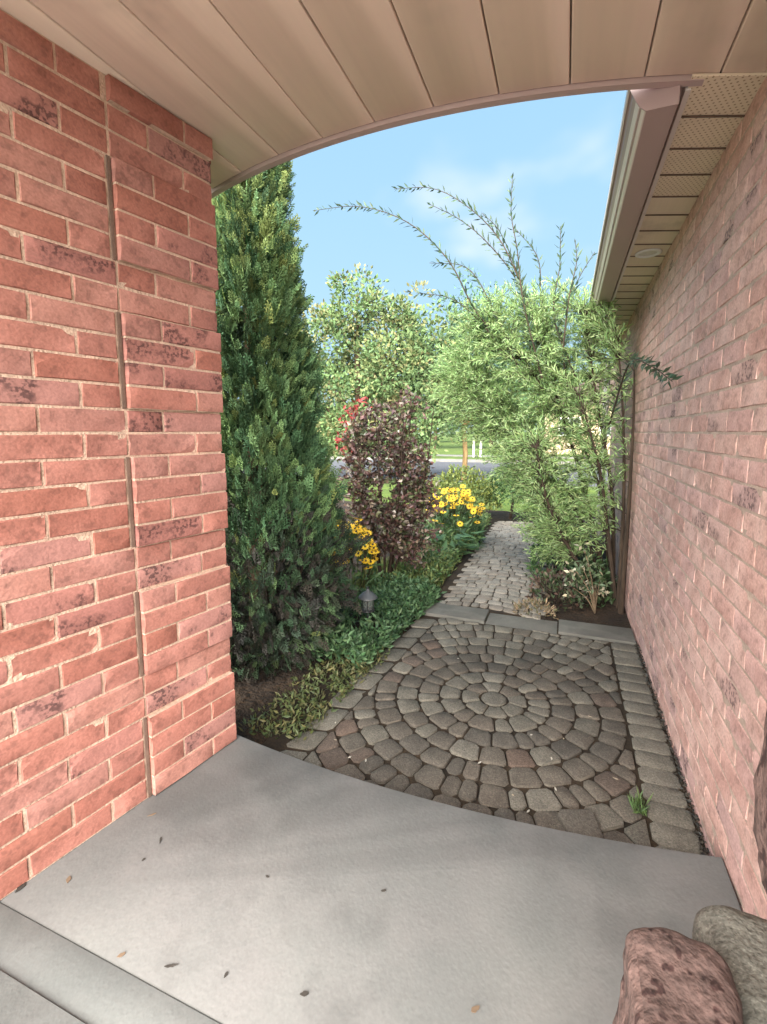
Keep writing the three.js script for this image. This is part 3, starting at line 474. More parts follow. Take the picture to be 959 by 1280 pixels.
{ // willow
  const R = mulberry(202), o = thing('willow_shrub', 'big airy pale green willow shrub with long arching shoots against the right wall', 'shrub');
  const st = [[[0.44, -0.13, -4.25], [0.27, 0.85, -4.3], [-0.02, 1.4, -4.3], [-0.4, 1.9, -4.35], [-0.72, 2.2, -4.4]], [[0.4, -0.13, -4.3], [0.12, 0.95, -4.35], [-0.1, 1.6, -4.35], [-0.28, 2.15, -4.3]], [[0.45, -0.13, -4.05], [0.44, 0.7, -4.02], [0.4, 1.35, -4.0], [0.33, 1.95, -4.0]], [[0.42, -0.13, -4.15], [0.36, 0.8, -4.1], [0.22, 1.5, -4.15], [0.1, 2.2, -4.2]], [[0.36, -0.13, -4.2], [0.05, 0.35, -4.1], [-0.12, 0.72, -4.05], [-0.22, 1.15, -4.0]], [[0.42, -0.13, -4.4], [0.3, 0.9, -4.6], [0.0, 1.7, -4.7], [-0.3, 2.2, -4.75]], [[0.46, -0.13, -3.95], [0.455, 0.9, -3.85], [0.44, 1.5, -3.8], [0.42, 1.75, -3.75]], [[0.38, -0.13, -4.3], [0.02, 0.8, -4.45], [-0.42, 1.3, -4.5], [-0.8, 1.75, -4.5]], [[0.44, -0.13, -4.1], [0.34, 0.5, -4.0], [0.25, 1.0, -3.95], [0.08, 1.55, -3.9]]];
  const pal = [[0.32, 0.45, 0.17], [0.26, 0.41, 0.14], [0.4, 0.52, 0.24], [0.19, 0.33, 0.1]];
  shrub(o, R, st, [{ c: [-0.32, 1.95, -4.35], r: [0.66, 0.62, 0.45], n: 680 }, { c: [-0.72, 1.75, -4.5], r: [0.55, 0.55, 0.4], n: 360 }, { c: [0.12, 1.75, -4.2], r: [0.34, 0.7, 0.4], n: 300 }, { c: [-0.2, 1.12, -4.3], r: [0.46, 0.5, 0.4], n: 330 }, { c: [-0.12, 0.62, -4.35], r: [0.34, 0.4, 0.3], n: 200 }, { c: [-0.95, 1.6, -4.5], r: [0.34, 0.5, 0.35], n: 190 }, { c: [-0.55, 2.2, -4.3], r: [0.5, 0.3, 0.35], n: 160 }, { c: [0.25, 1.0, -4.05], r: [0.22, 0.7, 0.3], n: 130 }, { c: [0.04, 0.85, -4.05], r: [0.3, 0.55, 0.25], n: 120 }, { c: [-0.05, 0.35, -4.4], r: [0.3, 0.3, 0.3], n: 150 }, { c: [-0.42, 1.15, -4.4], r: [0.4, 0.42, 0.3], n: 170 }],
    { r0: 0.022, twig: 0.0032, density: 92, len: 0.05, wid: 0.0085, along: 0.8, arch: 0.2, leaf: M.leafSoft, keep: (e) => e.x < 0.46, color: (p, R) => vary(pick(pal, R), R, 0.22) });
  const shoots = [[[-0.4, 1.9, -4.35], [-0.74, 2.26, -4.15], [-0.99, 2.71, -4.1], [-1.35, 3.06, -4.1], [-1.8, 3.26, -4.1], [-2.27, 3.3, -4.1]], [[-0.1, 1.7, -4.3], [-0.34, 2.32, -4.2], [-0.58, 2.85, -4.2], [-0.89, 3.18, -4.2], [-1.17, 3.35, -4.2], [-1.51, 3.4, -4.2]], [[-0.2, 1.9, -4.3], [-0.42, 2.5, -4.3], [-0.7, 2.88, -4.3], [-0.94, 3.1, -4.3], [-1.23, 3.28, -4.3]], [[-0.2, 1.7, -4.1], [-0.36, 2.3, -4.0], [-0.42, 2.7, -4.0], [-0.47, 2.95, -4.0], [-0.47, 3.24, -4.0]], [[0.05, 1.7, -4.1], [-0.13, 2.2, -4.1], [-0.1, 2.57, -4.1], [-0.11, 2.85, -4.1]], [[0.0, 1.6, -4.2], [-0.07, 2.17, -4.2], [0.05, 2.49, -4.2], [0.15, 2.66, -4.2]], [[-0.15, 1.8, -4.3], [-0.24, 2.33, -4.3], [-0.28, 2.7, -4.3], [-0.46, 2.95, -4.3]], [[-0.4, 1.8, -4.2], [-0.62, 2.3, -4.2], [-0.85, 2.66, -4.2], [-1.18, 2.74, -4.2]], [[-0.3, 1.9, -4.3], [-0.38, 2.4, -4.25], [-0.6, 2.95, -4.25], [-0.74, 3.1, -4.25]], [[-0.05, 1.9, -4.0], [-0.02, 2.3, -4.0], [0.02, 2.55, -4.0], [0.0, 2.7, -4.0]], [[-0.5, 1.9, -4.2], [-0.72, 2.2, -4.2], [-0.98, 2.42, -4.2], [-1.3, 2.5, -4.2]], [[0.3, 1.3, -4.0], [0.36, 1.7, -3.5], [0.4, 1.62, -2.9], [0.425, 1.49, -2.42]]];
  for (const pts of shoots) {
    const c = new THREE.CatmullRomCurve3(pts.map((p) => V(...p))), L = new Leaves(), len = c.getLength(), n = Math.round(len / 0.034);
    for (let i = 4; i < n; i++) { const t = i / n, p = c.getPointAt(t), tg = c.getTangentAt(t), b = V(0, 1, 0).cross(tg).normalize(); if (b.lengthSq() < 0.1) b.set(1, 0, 0); const w = tg.clone().cross(b); for (const s of [-1, 1]) { const ang = (i % 2 ? 0.2 : 1.3) + (R() - 0.5) * 0.9, sd = b.clone().multiplyScalar(Math.cos(ang) * s).addScaledVector(w, Math.sin(ang) * s), d = tg.clone().multiplyScalar(0.75 + R() * 0.3).add(sd.multiplyScalar(0.6 + R() * 0.3)).normalize(); if (R() < 0.85) L.leaf(p, d, perp(d, R), 0.092 * (0.7 + 0.6 * R()) * (1 - 0.35 * t), 0.0185, vary([0.05, 0.09, 0.05], R, 0.3)); } }
    const s = part('shoot', taperTube(pts.map((p) => V(...p)), 0.0075, 0.002, 5, 24), M.barkDark, o); part('leaves', L.build(), M.leaf, s);
  }
}
{ // purple-leaved shrub
  const R = mulberry(303), o = thing('purple_shrub', 'upright purple brown shrub with glossy round leaves, in the middle of the bed', 'shrub');
  const b = [-1.5, -0.13, -3.95], st = []; for (let i = 0; i < 9; i++) { const a = i / 9 * 6.28, e = 0.2 + R() * 0.18; st.push([[b[0] + Math.cos(a) * 0.04, b[1], b[2] + Math.sin(a) * 0.04], [b[0] + 0.02 + Math.cos(a) * e * 0.5, 0.35, b[2] + Math.sin(a) * e * 0.5], [b[0] + Math.cos(a) * e, 0.85, b[2] + Math.sin(a) * e], [b[0] + Math.cos(a) * e * 1.2, 1.2 + R() * 0.35, b[2] + Math.sin(a) * e * 1.2]]); }
  const pal = [[0.12, 0.06, 0.056], [0.09, 0.048, 0.048], [0.14, 0.085, 0.065], [0.1, 0.105, 0.05], [0.22, 0.18, 0.14], [0.08, 0.1, 0.045], [0.07, 0.04, 0.036]];
  shrub(o, R, st, [{ c: [-1.5, 0.8, -3.95], r: [0.5, 0.58, 0.44], n: 400 }, { c: [-1.6, 1.2, -3.95], r: [0.3, 0.36, 0.3], n: 190 }, { c: [-1.2, 0.48, -3.95], r: [0.26, 0.46, 0.28], n: 200 }, { c: [-1.55, 0.38, -3.9], r: [0.36, 0.3, 0.3], n: 110 }, { c: [-1.32, 1.25, -4], r: [0.16, 0.42, 0.16], n: 80 }], { r0: 0.013, twig: 0.003, density: 38, len: 0.046, wid: 0.03, along: 0.6, arch: 0.05, leaf: M.leafGloss, color: (p, R) => vary(pick(pal, R), R, 0.3) });
  const L = new Leaves(); for (const [x, y, z] of [[-1.93, 1.27, -4.0], [-1.93, 1.15, -4.0], [-1.86, 1.38, -4.0], [-1.75, 1.47, -4.0]]) for (let i = 0; i < 40; i++) { const d = rdir(R); d.y = Math.abs(d.y); L.leaf(V(x + (R() - 0.5) * 0.16, y + (R() - 0.5) * 0.2, z + (R() - 0.5) * 0.08), d, perp(d, R), 0.055, 0.026, vary([0.32, 0.045, 0.04], R, 0.3)); }
  part('red_leaves', L.build(), M.leaf, o, 'bright red young leaves at its left tips');
}
function mound(o, R, c, r, n, len, wid, pal, m = M.leaf, up = 0.5) { const L = new Leaves(); for (let i = 0; i < n; i++) { const d = rdir(R); d.y = Math.abs(d.y); const k = 0.55 + 0.45 * Math.sqrt(R()), lump = 1 + 0.35 * fbm3(d.x * 2 + c[0] * 3, d.y * 2, d.z * 2 + c[2] * 3, 3), p = V(c[0] + d.x * r[0] * k * lump, c[1] + d.y * r[1] * k * lump, c[2] + d.z * r[2] * k * lump), e = d.clone().multiplyScalar(0.6).add(rdir(R)).add(V(0, up, 0)).normalize(); L.leaf(p, e, perp(e, R), len * (0.6 + 0.8 * R()), wid * (0.7 + 0.6 * R()), vary(pick(pal, R), R, 0.25)); } return part('foliage', L.build(), m, o); }
const GREENS = [[0.06, 0.13, 0.04], [0.08, 0.16, 0.05], [0.045, 0.10, 0.035], [0.10, 0.18, 0.06]];
{ // yellow flowers
  const petal = (() => { const L = new Leaves(), R = mulberry(9); for (let i = 0; i < 11; i++) { const a = i / 11 * 6.283, d = V(Math.cos(a), 0.12, Math.sin(a)).normalize(); L.leaf(V(d.x * 0.006, 0, d.z * 0.006), d, V(-Math.sin(a), 0, Math.cos(a)), 0.036, 0.016, [0.85, 0.55, 0.025]); } return L.build(); })(), eye = new THREE.SphereGeometry(0.0095, 8, 5).scale(1, 0.8, 1);
  const clump = (label, c, r, seed, nf, fh, nl) => {
    const R = mulberry(seed), o = thing('flowering_plant', label, 'flowers', c, 0);
    mound(o, R, [0, 0, 0], [r[0], r[1], r[2]], nl, 0.085, 0.036, GREENS);
    for (let i = 0; i < nf; i++) { const a = R() * 6.28, k = Math.sqrt(R()), x = Math.cos(a) * k * r[0] * 0.95, z = Math.sin(a) * k * r[2] * 0.95, y = r[1] * Math.sqrt(Math.max(0.05, 1 - k * k * 0.8)) + fh * (0.3 + R() * 0.9) - 0.03; const s = part('stalk', taperTube([V(x * 0.8, y - 0.22, z * 0.8), V(x * 0.93, y - 0.1, z * 0.95), V(x, y, z)], 0.003, 0.002, 3, 4), M.barkDark, o), f = part('flower', petal, M.leaf, s); f.position.set(x, y, z); f.rotation.set((R() - 0.2) * 1.1, R() * 6, (R() - 0.5) * 0.9); part('flower_eye', eye, M.black, s).position.set(x, y + 0.004, z); }
  };
  clump('yellow daisy clump glimpsed between the cedar and the purple shrub', [-1.64, -0.1, -3.52], [0.22, 0.56, 0.2], 41, 60, 0.13, 300);
  clump('yellow daisy clump beside the path, past the purple shrub', [-1.24, -0.1, -5.6], [0.38, 0.5, 0.6], 42, 110, 0.22, 900);
}
{ const R = mulberry(51), o = thing('leafy_plant', 'dark green broad leaved plant at the left edge of the path', 'plant', [-1.12, -0.12, -4.95]);
  for (let i = 0; i < 46; i++) { const a = R() * 6.28, tl = 0.25 + R() * 0.9, L = new Leaves(), h = 0.1 + R() * 0.24, r = 0.05 + R() * 0.17, d = V(Math.cos(a) * Math.cos(tl * 0.5), Math.sin(0.5 - tl), Math.sin(a) * Math.cos(tl * 0.5)).normalize(); L.leaf(V(Math.cos(a) * r, h, Math.sin(a) * r), d, V(-Math.sin(a), 0, Math.cos(a)), 0.15 + R() * 0.06, 0.07, vary([0.06, 0.13, 0.045], R, 0.3), 0.25); const g = L.build(); part('leaf', g, M.leaf, o); }
}
{ const R = mulberry(52), o = thing('low_hedge', 'rounded green hedge closing the far end of the path', 'hedge', [-0.78, -0.12, -7.75]); part('stem', taperTube([V(0, 0, 0), V(0.03, 0.25, 0), V(0, 0.5, 0)], 0.03, 0.015, 6, 6), M.barkDark, o); mound(o, R, [0, 0.28, 0], [0.56, 0.5, 0.4], 2600, 0.055, 0.03, [[0.07, 0.15, 0.04], [0.10, 0.19, 0.055], [0.05, 0.11, 0.035]]); }
{ const R = mulberry(53), o = thing('yellow_green_bush', 'low yellow green bush behind the daisies', 'shrub', [-1.5, -0.12, -7.3]); part('stem', taperTube([V(0, 0, 0), V(0.03, 0.25, 0), V(0, 0.45, 0)], 0.03, 0.015, 6, 6), M.barkDark, o); mound(o, R, [0, 0.22, 0], [0.62, 0.62, 0.5], 2400, 0.06, 0.032, [[0.13, 0.17, 0.03], [0.17, 0.2, 0.04], [0.09, 0.14, 0.035]]); }
{ const R = mulberry(54), L = new Leaves(); for (let i = 0; i < 5200; i++) { const t = R(), z = lerp(-2.35, -3.75, t), xr = -(1.12 + 0.09 * z) - 0.13 + 0.09 * fbm3(z * 5, 1, 2, 3), x = xr - 0.5 * Math.pow(R(), 1.3), h = 0.16 * (0.4 + 0.6 * sstep(0, 0.12, xr - x)) * (1 + fbm3(x * 4, 0, z * 4, 2)) * Math.pow(R(), 0.6), d = rdir(R); if (Math.hypot(x + 1.21, z + 2.84) < 0.13) continue; d.y = Math.abs(d.y) * 0.6 + 0.2; d.normalize(); L.leaf(V(x, -0.11 + h, z), d, perp(d, R), 0.045 * (0.6 + 0.8 * R()), 0.022, vary(pick([[0.055, 0.125, 0.045], [0.04, 0.095, 0.036], [0.085, 0.16, 0.065]], R), R, 0.25)); } const g = single('ground_cover', 'bushy green ground cover along the left edge of the patio', 'ground cover', L.build(), M.leaf); g.userData.kind = 'stuff'; }
{ const R = mulberry(55), L = new Leaves(); for (let i = 0; i < 1500; i++) { const z = lerp(-1.66, -2.6, R()), x = -(1.10 + 0.09 * z) - 0.12 - 0.3 * Math.pow(R(), 1.2) + 0.04 * R(), n = fbm3(x * 6, 0, z * 6, 2); if (n < -0.16) continue; const d = rdir(R); d.y = Math.abs(d.y) * 0.8 + 0.1; d.normalize(); L.leaf(V(x, -0.112 + 0.05 * R() * (1 + n), z), d, perp(d, R), 0.034 * (0.6 + 0.8 * R()), 0.013, vary(pick([[0.085, 0.11, 0.032], [0.07, 0.1, 0.03], [0.12, 0.115, 0.04]], R), R, 0.25)); } const g = single('weeds', 'straggling yellow green weeds between the cedar and the patio edge', 'weeds', L.build(), M.leaf); g.userData.kind = 'stuff'; }
{ const R = mulberry(56), L = new Leaves(); for (let i = 0; i < 2600; i++) { const x = lerp(-1.75, -0.98, R()), z = lerp(-3.6, -4.5, R()); if (x > -1.03 + 0.08 * R()) continue; const d = V((R() - 0.5) * 0.8, 1, (R() - 0.5) * 0.8).normalize(); L.leaf(V(x, -0.115, z), d, perp(d, R), 0.12 * (0.5 + 0.8 * R()), 0.007, vary(R() < 0.4 ? [0.2, 0.2, 0.06] : [0.11, 0.17, 0.04], R, 0.25)); } const g = single('grass_patch', 'patch of dry yellow green grass at the foot of the purple shrub', 'grass', L.build(), M.leaf); g.userData.kind = 'stuff'; }
{ const R = mulberry(64), L = new Leaves(); for (let i = 0; i < 4200; i++) { const z = lerp(-3.62, -7.2, R()), x = -0.99 - 0.05 * sstep(-6, -8, z) + 0.06 * fbm3(z * 4, 2, 1, 3) - 0.42 * Math.pow(R(), 1.4), h = 0.2 * Math.pow(R(), 0.7) * (0.9 + 1.2 * fbm3(x * 3, 1, z * 3, 2)), d = rdir(R); d.y = Math.abs(d.y) * 0.7 + 0.2; d.normalize(); L.leaf(V(x, -0.115 + Math.max(0, h), z), d, perp(d, R), 0.055 * (0.6 + 0.8 * R()), 0.02, vary(pick([[0.07, 0.14, 0.045], [0.1, 0.17, 0.045], [0.14, 0.18, 0.055]], R), R, 0.25)); } const g = single('path_edge_plants', 'low green plants along the left edge of the narrow path', 'ground cover', L.build(), M.leaf); g.userData.kind = 'stuff'; }
{ const R = mulberry(57), o = thing('variegated_shrub', 'small shrub with cream edged leaves on bare twigs at the foot of the right wall', 'shrub', [0.27, -0.12, -3.86]);
  const tips = []; for (let i = 0; i < 9; i++) { const a = R() * 6.28, e = 0.08 + R() * 0.14, t = V(Math.min(0.2, Math.cos(a) * e), 0.14 + R() * 0.3, Math.sin(a) * e); tips.push(t); part('twig', taperTube([V(0, 0, 0), V(t.x * 0.4, t.y * 0.6, t.z * 0.5), t], 0.006, 0.003, 5, 6), mat([0.36, 0.3, 0.22], T.bark, 0.9), o); }
  const L = new Leaves(); for (const t of tips) for (let i = 0; i < 20; i++) { const d = rdir(R); L.leaf(V(Math.min(0.2, t.x + (R() - 0.5) * 0.14), t.y + (R() - 0.6) * 0.14, t.z + (R() - 0.5) * 0.14), d, perp(d, R), 0.05, 0.024, vary(R() < 0.3 ? [0.45, 0.42, 0.3] : [0.09, 0.13, 0.06], R, 0.25)); } part('foliage', L.build(), M.leaf, o); }
{ const R = mulberry(58), o = thing('brown_shrub', 'low reddish brown shrub beside the path under the willow', 'shrub', [0.0, -0.12, -3.98]);
  for (let i = 0; i < 10; i++) { const a = R() * 6.28, e = 0.1 + R() * 0.15; part('twig', taperTube([V(0, 0, 0), V(Math.cos(a) * e * 0.5, 0.12, Math.sin(a) * e * 0.5), V(Math.cos(a) * e, 0.18 + R() * 0.15, Math.sin(a) * e)], 0.005, 0.002, 4, 5), M.barkDark, o); }
  mound(o, R, [0, 0.02, 0], [0.24, 0.27, 0.22], 420, 0.05, 0.024, [[0.09, 0.05, 0.038], [0.05, 0.07, 0.03], [0.12, 0.09, 0.06], [0.06, 0.09, 0.035]]); }
{ const R = mulberry(59), o = thing('green_undershrub', 'green leafy plant at the right edge of the path under the willow', 'plant', [-0.02, -0.12, -4.75]); mound(o, R, [0, 0, 0], [0.26, 0.5, 0.4], 620, 0.075, 0.03, GREENS); part('stem', taperTube([V(0, 0, 0), V(0.02, 0.15, 0), V(0, 0.3, 0)], 0.01, 0.005, 5, 5), M.barkDark, o); }
{ const R = mulberry(65), o = thing('dark_green_shrub', 'dark green low shrub at the foot of the willow stems by the right wall', 'shrub', [0.26, -0.12, -4.2]); part('stem', taperTube([V(0, 0, 0), V(0.02, 0.12, 0), V(0, 0.25, 0)], 0.01, 0.005, 5, 5), M.barkDark, o); mound(o, R, [0, 0, 0], [0.2, 0.36, 0.26], 520, 0.06, 0.024, [[0.045, 0.09, 0.03], [0.06, 0.11, 0.035], [0.035, 0.065, 0.025]]); }
{ const R = mulberry(60), o = thing('trailing_dry_plant', 'dry tan plant trailing over the slab edge by the path', 'plant', [-0.17, -0.115, -3.66]); mound(o, R, [0, 0, 0], [0.16, 0.1, 0.12], 260, 0.04, 0.012, [[0.3, 0.22, 0.13], [0.2, 0.15, 0.09], [0.13, 0.13, 0.06]]); }
// ---------- trees ----------
function tree(name, label, pos, th, tr, blobs, n, len, wid, pal, seed, bark = M.bark, group) {
  const R = mulberry(seed), o = thing(name, label, 'tree', pos, 0, group);
  const top = blobs.reduce((m, b) => Math.max(m, b[1] + b[4] * 0.4), 0);
  part('trunk', taperTube([V(0, -0.1, 0), V((R() - 0.5) * 0.1, th * 0.6, 0), V((R() - 0.5) * 0.2, th, (R() - 0.5) * 0.2), V(0, top, 0)], tr, tr * 0.25, 8, 12), bark, o);
  pal = pal.map((c) => c.map((v) => v * 1.15)); const L = new Leaves(), vol = blobs.map((b) => Math.pow(b[3] * b[4] * b[5], 0.66)), tv = vol.reduce((a, b) => a + b, 0);
  blobs.forEach((b, bi) => {
    const q = V(b[0], b[1], b[2]); part('limb', taperTube([V(0, Math.min(th, b[1] * 0.7), 0), q.clone().multiplyScalar(0.5).add(V(0, Math.min(th, b[1] * 0.7) * 0.5, 0)), q], tr * 0.45, tr * 0.1, 5, 6), bark, o);
    const m = Math.round(n * vol[bi] / tv), tint = 0.8 + 0.45 * R(), cl = Math.round(m / 42);
    for (let c = 0; c < cl; c++) { const d = rdir(R), k = Math.pow(R(), 0.28) * (1 + 0.5 * fbm3(d.x * 2 + seed, d.y * 2, d.z * 2 + bi, 3)), cc = V(b[0] + d.x * b[3] * k, b[1] + d.y * b[4] * k, b[2] + d.z * b[5] * k), tone = tint * (0.72 + 0.6 * R()), s = len * 3.2, pc = pick(pal, R); for (let i = 0; i < 42; i++) { const e = rdir(R), dir = e.clone().add(d.clone().multiplyScalar(0.5)).normalize(), p = cc.clone().add(V(e.x * s * R(), e.y * s * 0.7 * R(), e.z * s * R())), col = vary(R() < 0.7 ? pc : pick(pal, R), R, 0.2); L.leaf(p, dir, perp(dir, R), len * (0.7 + 0.6 * R()), wid * (0.7 + 0.6 * R()), [col[0] * tone, col[1] * tone, col[2] * tone]); } }
  });
  part('crown', L.build(), M.leafMatte, o); return o;
}
const YG = [[0.082, 0.128, 0.046], [0.07, 0.12, 0.042], [0.105, 0.132, 0.05], [0.06, 0.105, 0.04], [0.12, 0.118, 0.05], [0.075, 0.125, 0.044]];
tree('ornamental_tree', 'yellowish green tree with browning top leaves behind the cedar', [-5.45, -0.15, -12.2], 1.3, 0.12, [[0, 2.6, 0, 1.5, 1.5, 1.4], [-0.9, 3.6, 0.2, 1.1, 1.2, 1.1], [0.7, 3.9, -0.2, 1.0, 1.3, 1.0], [-0.1, 4.7, 0, 0.9, 1.0, 0.9], [1.3, 3.0, 0.3, 0.9, 1.1, 0.9], [-1.6, 2.6, 0, 0.9, 1.2, 0.9], [1.5, 4.2, 0, 0.6, 1.0, 0.5], [2.3, 3.4, 0.2, 0.8, 1.2, 0.7], [1.9, 2.4, 0.2, 0.9, 0.9, 0.8], [0.2, 1.5, 0.2, 1.3, 0.7, 1.1], [-0.8, 1.45, 0, 1.6, 0.75, 1.2], [1.5, 1.55, 0, 1.2, 0.7, 1.0]], 23000, 0.125, 0.075, YG, 61);
tree('street_tree', 'small blue green tree with a sunlit yellowish trunk beside the road', [-2.78, -0.15, -13.95], 1.6, 0.085, [[0, 2.9, 0, 1.3, 1.0, 1.1], [-0.9, 2.5, 0.2, 1.0, 0.9, 0.9], [0.9, 2.6, 0, 0.9, 0.85, 0.8], [0, 4.0, 0, 1.0, 1.0, 0.9], [-1.2, 3.5, 0, 0.95, 0.9, 0.8], [0.9, 3.7, 0, 0.9, 0.9, 0.8], [0.1, 4.9, 0, 0.8, 0.8, 0.7]], 12500, 0.11, 0.045, [[0.06, 0.125, 0.065], [0.05, 0.105, 0.06], [0.08, 0.15, 0.07]], 62, M.barkPale);
const far = [[-22, -34, 7.5, 'broad dark green tree across the road, far left behind the cedar'], [-15.5, -37, 8, 'round mid green tree across the road behind the yellowish tree'], [-10.5, -40, 8.5, 'tall dark tree across the road between the ornamental and street trees'], [-6.2, -43, 8, 'tall light green tree across the road seen above the street tree'], [-1.5, -38, 7.5, 'wide green tree across the road behind the willow'], [4.5, -46, 9.5, 'large dark tree across the road beyond the garage corner'], [11, -42, 9, 'broad tree across the road hidden behind the garage'], [-28, -44, 9, 'tall tree across the road at the far left end']];
far.forEach(([x, z, h, label], i) => { const k = h / 9, R = mulberry(700 + i), bl = []; for (let j = 0; j < 8; j++) { const a = j / 8 * 6.28 + R(); bl.push([Math.cos(a) * 2.1 * k * R() * 1.4, (3.4 + R() * 4.4) * k, Math.sin(a) * 2 * k * R() * 1.4, (1.5 + R()) * k, (1.3 + R()) * k, (1.5 + R()) * k]); } tree('distant_tree', label, [x, -0.15, z], 2.2 * k, 0.2 * k, bl, 3600, 0.3, 0.2, [[[0.06, 0.11, 0.035], [0.08, 0.13, 0.04], [0.05, 0.09, 0.035]], [[0.11, 0.15, 0.05], [0.08, 0.13, 0.045], [0.13, 0.15, 0.05]]][i % 2], 800 + i, M.bark); });
[[-14.5, -24.6, 1.5, 'rounded bush across the road, leftmost of the row'], [-11.6, -25.4, 1.9, 'tallest rounded bush across the road, left of the pale posts'], [-8.6, -25, 1.4, 'low rounded bush across the road nearest the pale posts']].forEach(([x, z, h, l], i) => { const R = mulberry(640 + i), o = thing('far_bush', l, 'shrub', [x, -0.15, z], 0, 'bushes across the road'); part('stem', taperTube([V(0, 0, 0), V(0.1, h * 0.4, 0), V(0, h * 0.8, 0)], 0.06, 0.03, 6, 6), M.bark, o); mound(o, R, [0, 0.1, 0], [1.7, h * 1.15, 1.2], 1500, 0.2, 0.12, [[0.08, 0.13, 0.045], [0.11, 0.15, 0.05], [0.06, 0.105, 0.04]], M.leafMatte); });
{ const L = new Leaves(), R = mulberry(63); for (let i = 0; i < 15000; i++) { const x = lerp(-90, 60, R()), z = -62 - R() * 8, h = 5.5 + 3.5 * fbm3(x * 0.12, 1, 0, 3) + 1.5 * fbm3(x * 0.6, 4, 0, 2), d = rdir(R); L.leaf(V(x, -0.2 + h * Math.sqrt(R()) , z), d, perp(d, R), 0.75, 0.5, vary(pick([[0.05, 0.09, 0.04], [0.07, 0.11, 0.045], [0.09, 0.12, 0.045]], R), R, 0.25)); } single('distant_wood', 'far belt of mixed trees closing the view across the lawns', 'woods', L.build(), M.leafMatte).userData.kind = 'stuff'; }
{ // house across the street
  const o = thing('distant_house', 'tan house across the road glimpsed through the willow branches', 'house', [3.2, -0.15, -36]);
  const W = mat([0.5, 0.4, 0.28], T.sand, 0.9); part('wall', box(9, 3.2, 7, 0, 1.6, 0), W, o);
  const s = new THREE.Shape([[-5, 3.1], [0, 5.6], [5, 3.1]].map(([x, y]) => new THREE.Vector2(x, y))); part('roof', new THREE.ExtrudeGeometry(s, { depth: 7.8, bevelEnabled: false }).translate(0, 0, -3.9), M.shingle, o);
  for (const x of [-3, -0.6, 3]) { const w = part('window', box(1.3, 1.2, 0.08, x, 1.75, 3.52), M.white, o); part('pane', box(0.54, 1.0, 0.04, x - 0.3, 1.75, 3.56), M.glass, w); part('pane', box(0.54, 1.0, 0.04, x + 0.3, 1.75, 3.56), M.glass, w); }
  const d = part('door', box(1, 2.1, 0.08, 1.2, 1.05, 3.52), mat([0.2, 0.06, 0.05], null, 0.5), o); part('handle', new THREE.SphereGeometry(0.05, 8, 6).translate(0.85, 1.0, 3.6), M.gutterLip, d);
}
for (const [x, h, l] of [[-4.85, 1.05, 'short pale post on the lawn across the road, left of the pair'], [-4.45, 0.9, 'short pale post on the lawn across the road, right of the pair']]) { const o = thing('lawn_post', l, 'post', [x, -0.15, -27], 0, 'pale posts on the far lawn'); part('shaft', box(0.11, h, 0.11, 0, h / 2, 0), M.spout, o); part('cap', new THREE.ConeGeometry(0.1, 0.1, 4).rotateY(Math.PI / 4).translate(0, h + 0.05, 0), M.spout, o); }
// ---------- path light ----------
{
  const o = thing('path_light', 'small dark lantern style path light in the ground cover left of the patio', 'lantern', [-1.215, -0.1, -2.87]); o.scale.setScalar(1.05);
  const L = (pts, s = 18) => new THREE.LatheGeometry(pts.map(([x, y]) => new THREE.Vector2(x, y)), s);
  part('stake', new THREE.CylinderGeometry(0.009, 0.007, 0.17, 8).translate(0, 0.07, 0), M.black, o);
  part('base', L([[0, 0.14], [0.04, 0.142], [0.046, 0.15], [0.04, 0.158], [0, 0.16]]), M.black, o);
  part('glass', new THREE.CylinderGeometry(0.034, 0.032, 0.075, 16, 1, true).translate(0, 0.197, 0), new THREE.MeshPhysicalMaterial({ color: 0xdfe4e0, roughness: 0.25, transmission: 0.9, thickness: 0, side: THREE.DoubleSide }), o);
  for (let i = 0; i < 5; i++) { const a = i / 5 * 6.28; part('cage_bar', new THREE.CylinderGeometry(0.003, 0.003, 0.08, 5).translate(Math.cos(a) * 0.039, 0.197, Math.sin(a) * 0.039), M.black, o); }
  const cp = part('cap', L([[0.0, 0.295], [0.01, 0.292], [0.014, 0.276], [0.034, 0.268], [0.058, 0.244], [0.064, 0.236], [0.06, 0.233], [0.0, 0.234]]), mat([0.09, 0.095, 0.1], null, 0.5), o); part('finial', new THREE.SphereGeometry(0.009, 8, 6).translate(0, 0.3, 0), M.black, cp);
}
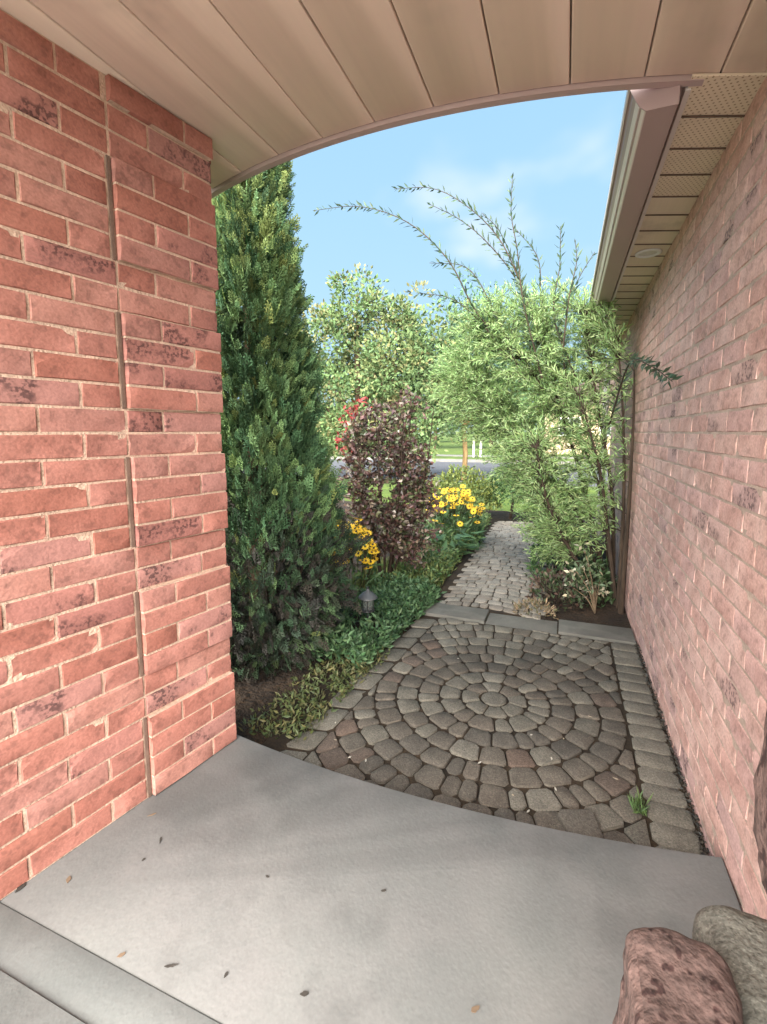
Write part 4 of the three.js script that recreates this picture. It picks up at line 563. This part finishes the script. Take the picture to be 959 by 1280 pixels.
// ---------- litter ----------
function scrap(R, L, W, th) { const n = 7, s = []; for (let i = 0; i <= n; i++) { const t = i / n; s.push([L * (t - 0.5), W / 2 * Math.sin(Math.PI * Math.pow(t, 0.8)) * (0.8 + 0.4 * R())]); } const out = [...s, ...s.slice(1, -1).reverse().map(([x, y]) => [x, -y * (0.7 + 0.5 * R())])]; const g = new THREE.ExtrudeGeometry(new THREE.Shape(out.map(([x, y]) => new THREE.Vector2(x, y))), { depth: th, bevelEnabled: false, curveSegments: 2 }); g.rotateX(-Math.PI / 2); const p = g.attributes.position, c = 2 + R() * 4; for (let i = 0; i < p.count; i++) { const x = p.getX(i), z = p.getZ(i); p.setY(i, p.getY(i) + x * x * c + z * z * c * 2); } g.computeVertexNormals(); return g; }
{ const R = mulberry(91), m1 = mat([0.035, 0.03, 0.025], null, 0.9), m2 = mat([0.16, 0.11, 0.07], null, 0.9);
  [[-1.372, -0.735, 0.04, 'dark curled leaf in the corner where the brick wall meets the slab edge'], [-1.235, -1.06, 0.036, 'thin brown leaf near the foot of the quoin block'], [-1.129, -0.994, 0.034, 'narrow dark leaf second from the brick wall'], [-1.123, -0.925, 0.016, 'tiny dark speck of leaf in front of the narrow dark leaf'], [-1.27, -0.8, 0.03, 'crumpled leaf bit close to the left wall base'], [-0.746, -1.012, 0.016, 'tiny leaf scrap left of the middle of the slab'], [-0.419, -1.092, 0.02, 'dark leaf scrap near the middle of the porch slab'], [-0.959, -0.71, 0.024, 'dark leaf bit lying on the joint at the slab edge'], [-0.826, -0.736, 0.042, 'thin twig like leaf just past the joint at lower left'], [-0.692, -0.767, 0.018, 'small leaf scrap right of the twig like leaf'], [-0.131, -0.911, 0.03, 'dark leaf at the bottom of the slab near the rough stones'], [-0.5, -0.8, 0.026, 'black leaf scrap at the bottom middle of the slab']].forEach(([x, z, L, label], i) => single('dry_leaf', label, 'leaf', scrap(R, L * 0.8, L * 0.8 * (i === 8 || i === 1 || i === 2 ? 0.2 : 0.5), 0.0015), i % 3 === 1 ? m2 : m1, [x, 0.001, z], R() * 6, 'dry leaf scraps on the porch slab'));
  const m3 = mat([0.5, 0.47, 0.4], null, 0.8), m4 = mat([0.36, 0.3, 0.22], null, 0.85);
  [[0.169, -2.346, 'largest pale petal, lying right of the centre rings'], [-0.722, -1.676, 'pale petal near the front edge at the left of the patio'], [-0.068, -1.64, 'pale petal at the front edge beside the loose stone'], [-0.127, -1.7, 'pale petal left of the loose stone'], [-0.793, -1.67, 'pale petal on the second stone from the left front'], [-0.086, -2.1, 'pale petal in front of the centre stone, on the right'], [0.05, -2.122, 'pale petal right of the middle rings'], [0.004, -1.965, 'pale petal on a dark stone in the fourth ring'], [-0.275, -1.832, 'pale petal straight in front of the centre stone'], [0.244, -1.934, 'pale petal beside the soldier row'], [-1.072, -2.46, 'pale petal at the ground cover edge'], [-0.957, -1.861, 'pale petal on the left edge of the rings'], [-1.04, -1.991, 'pale petal among the weeds at left'], [0.023, -1.79, 'pale petal on the outer ring at right front'], [-0.55, -2.7, 'pale petal on the back left rings'], [-0.9, -1.75, 'pale petal by the weeds near the slab corner']].forEach(([x, z, label], i) => single('fallen_petal', label, 'petal', scrap(R, 0.010 + R() * 0.011, 0.007, 0.001), i % 3 ? m3 : m4, [x, GY + 0.006, z], R() * 6, 'pale petals fallen on the paving'));
  const L = new Leaves(); for (let i = 0; i < 420; i++) { const z = lerp(-1.62, -3.3, R()), d = rdir(R); d.y *= 0.3; d.normalize(); L.leaf(V(0.488 + (R() - 0.5) * 0.016, GY + 0.003 + R() * 0.008, z), d, perp(d, R), 0.018, 0.009, vary([0.05, 0.045, 0.035], R, 0.5)); } const g = single('leaf_litter', 'dark leaf litter in the joint along the foot of the right wall', 'litter', L.build(), M.leaf); g.userData.kind = 'stuff';
  const W = new Leaves(); for (let i = 0; i < 60; i++) { const d = V((R() - 0.5) * 1.4, 0.8, (R() - 0.5) * 1.4).normalize(); W.leaf(V((R() - 0.5) * 0.05, 0, (R() - 0.5) * 0.05), d, perp(d, R), 0.05 * (0.5 + R()), 0.007, vary([0.1, 0.17, 0.05], R, 0.3)); } single('weed_tuft', 'little green weed tuft in the joint beside the loose stone', 'weed', W.build(), M.leaf, [0.31, GY - 0.004, -1.8]);
}
renderer.render(scene, camera);
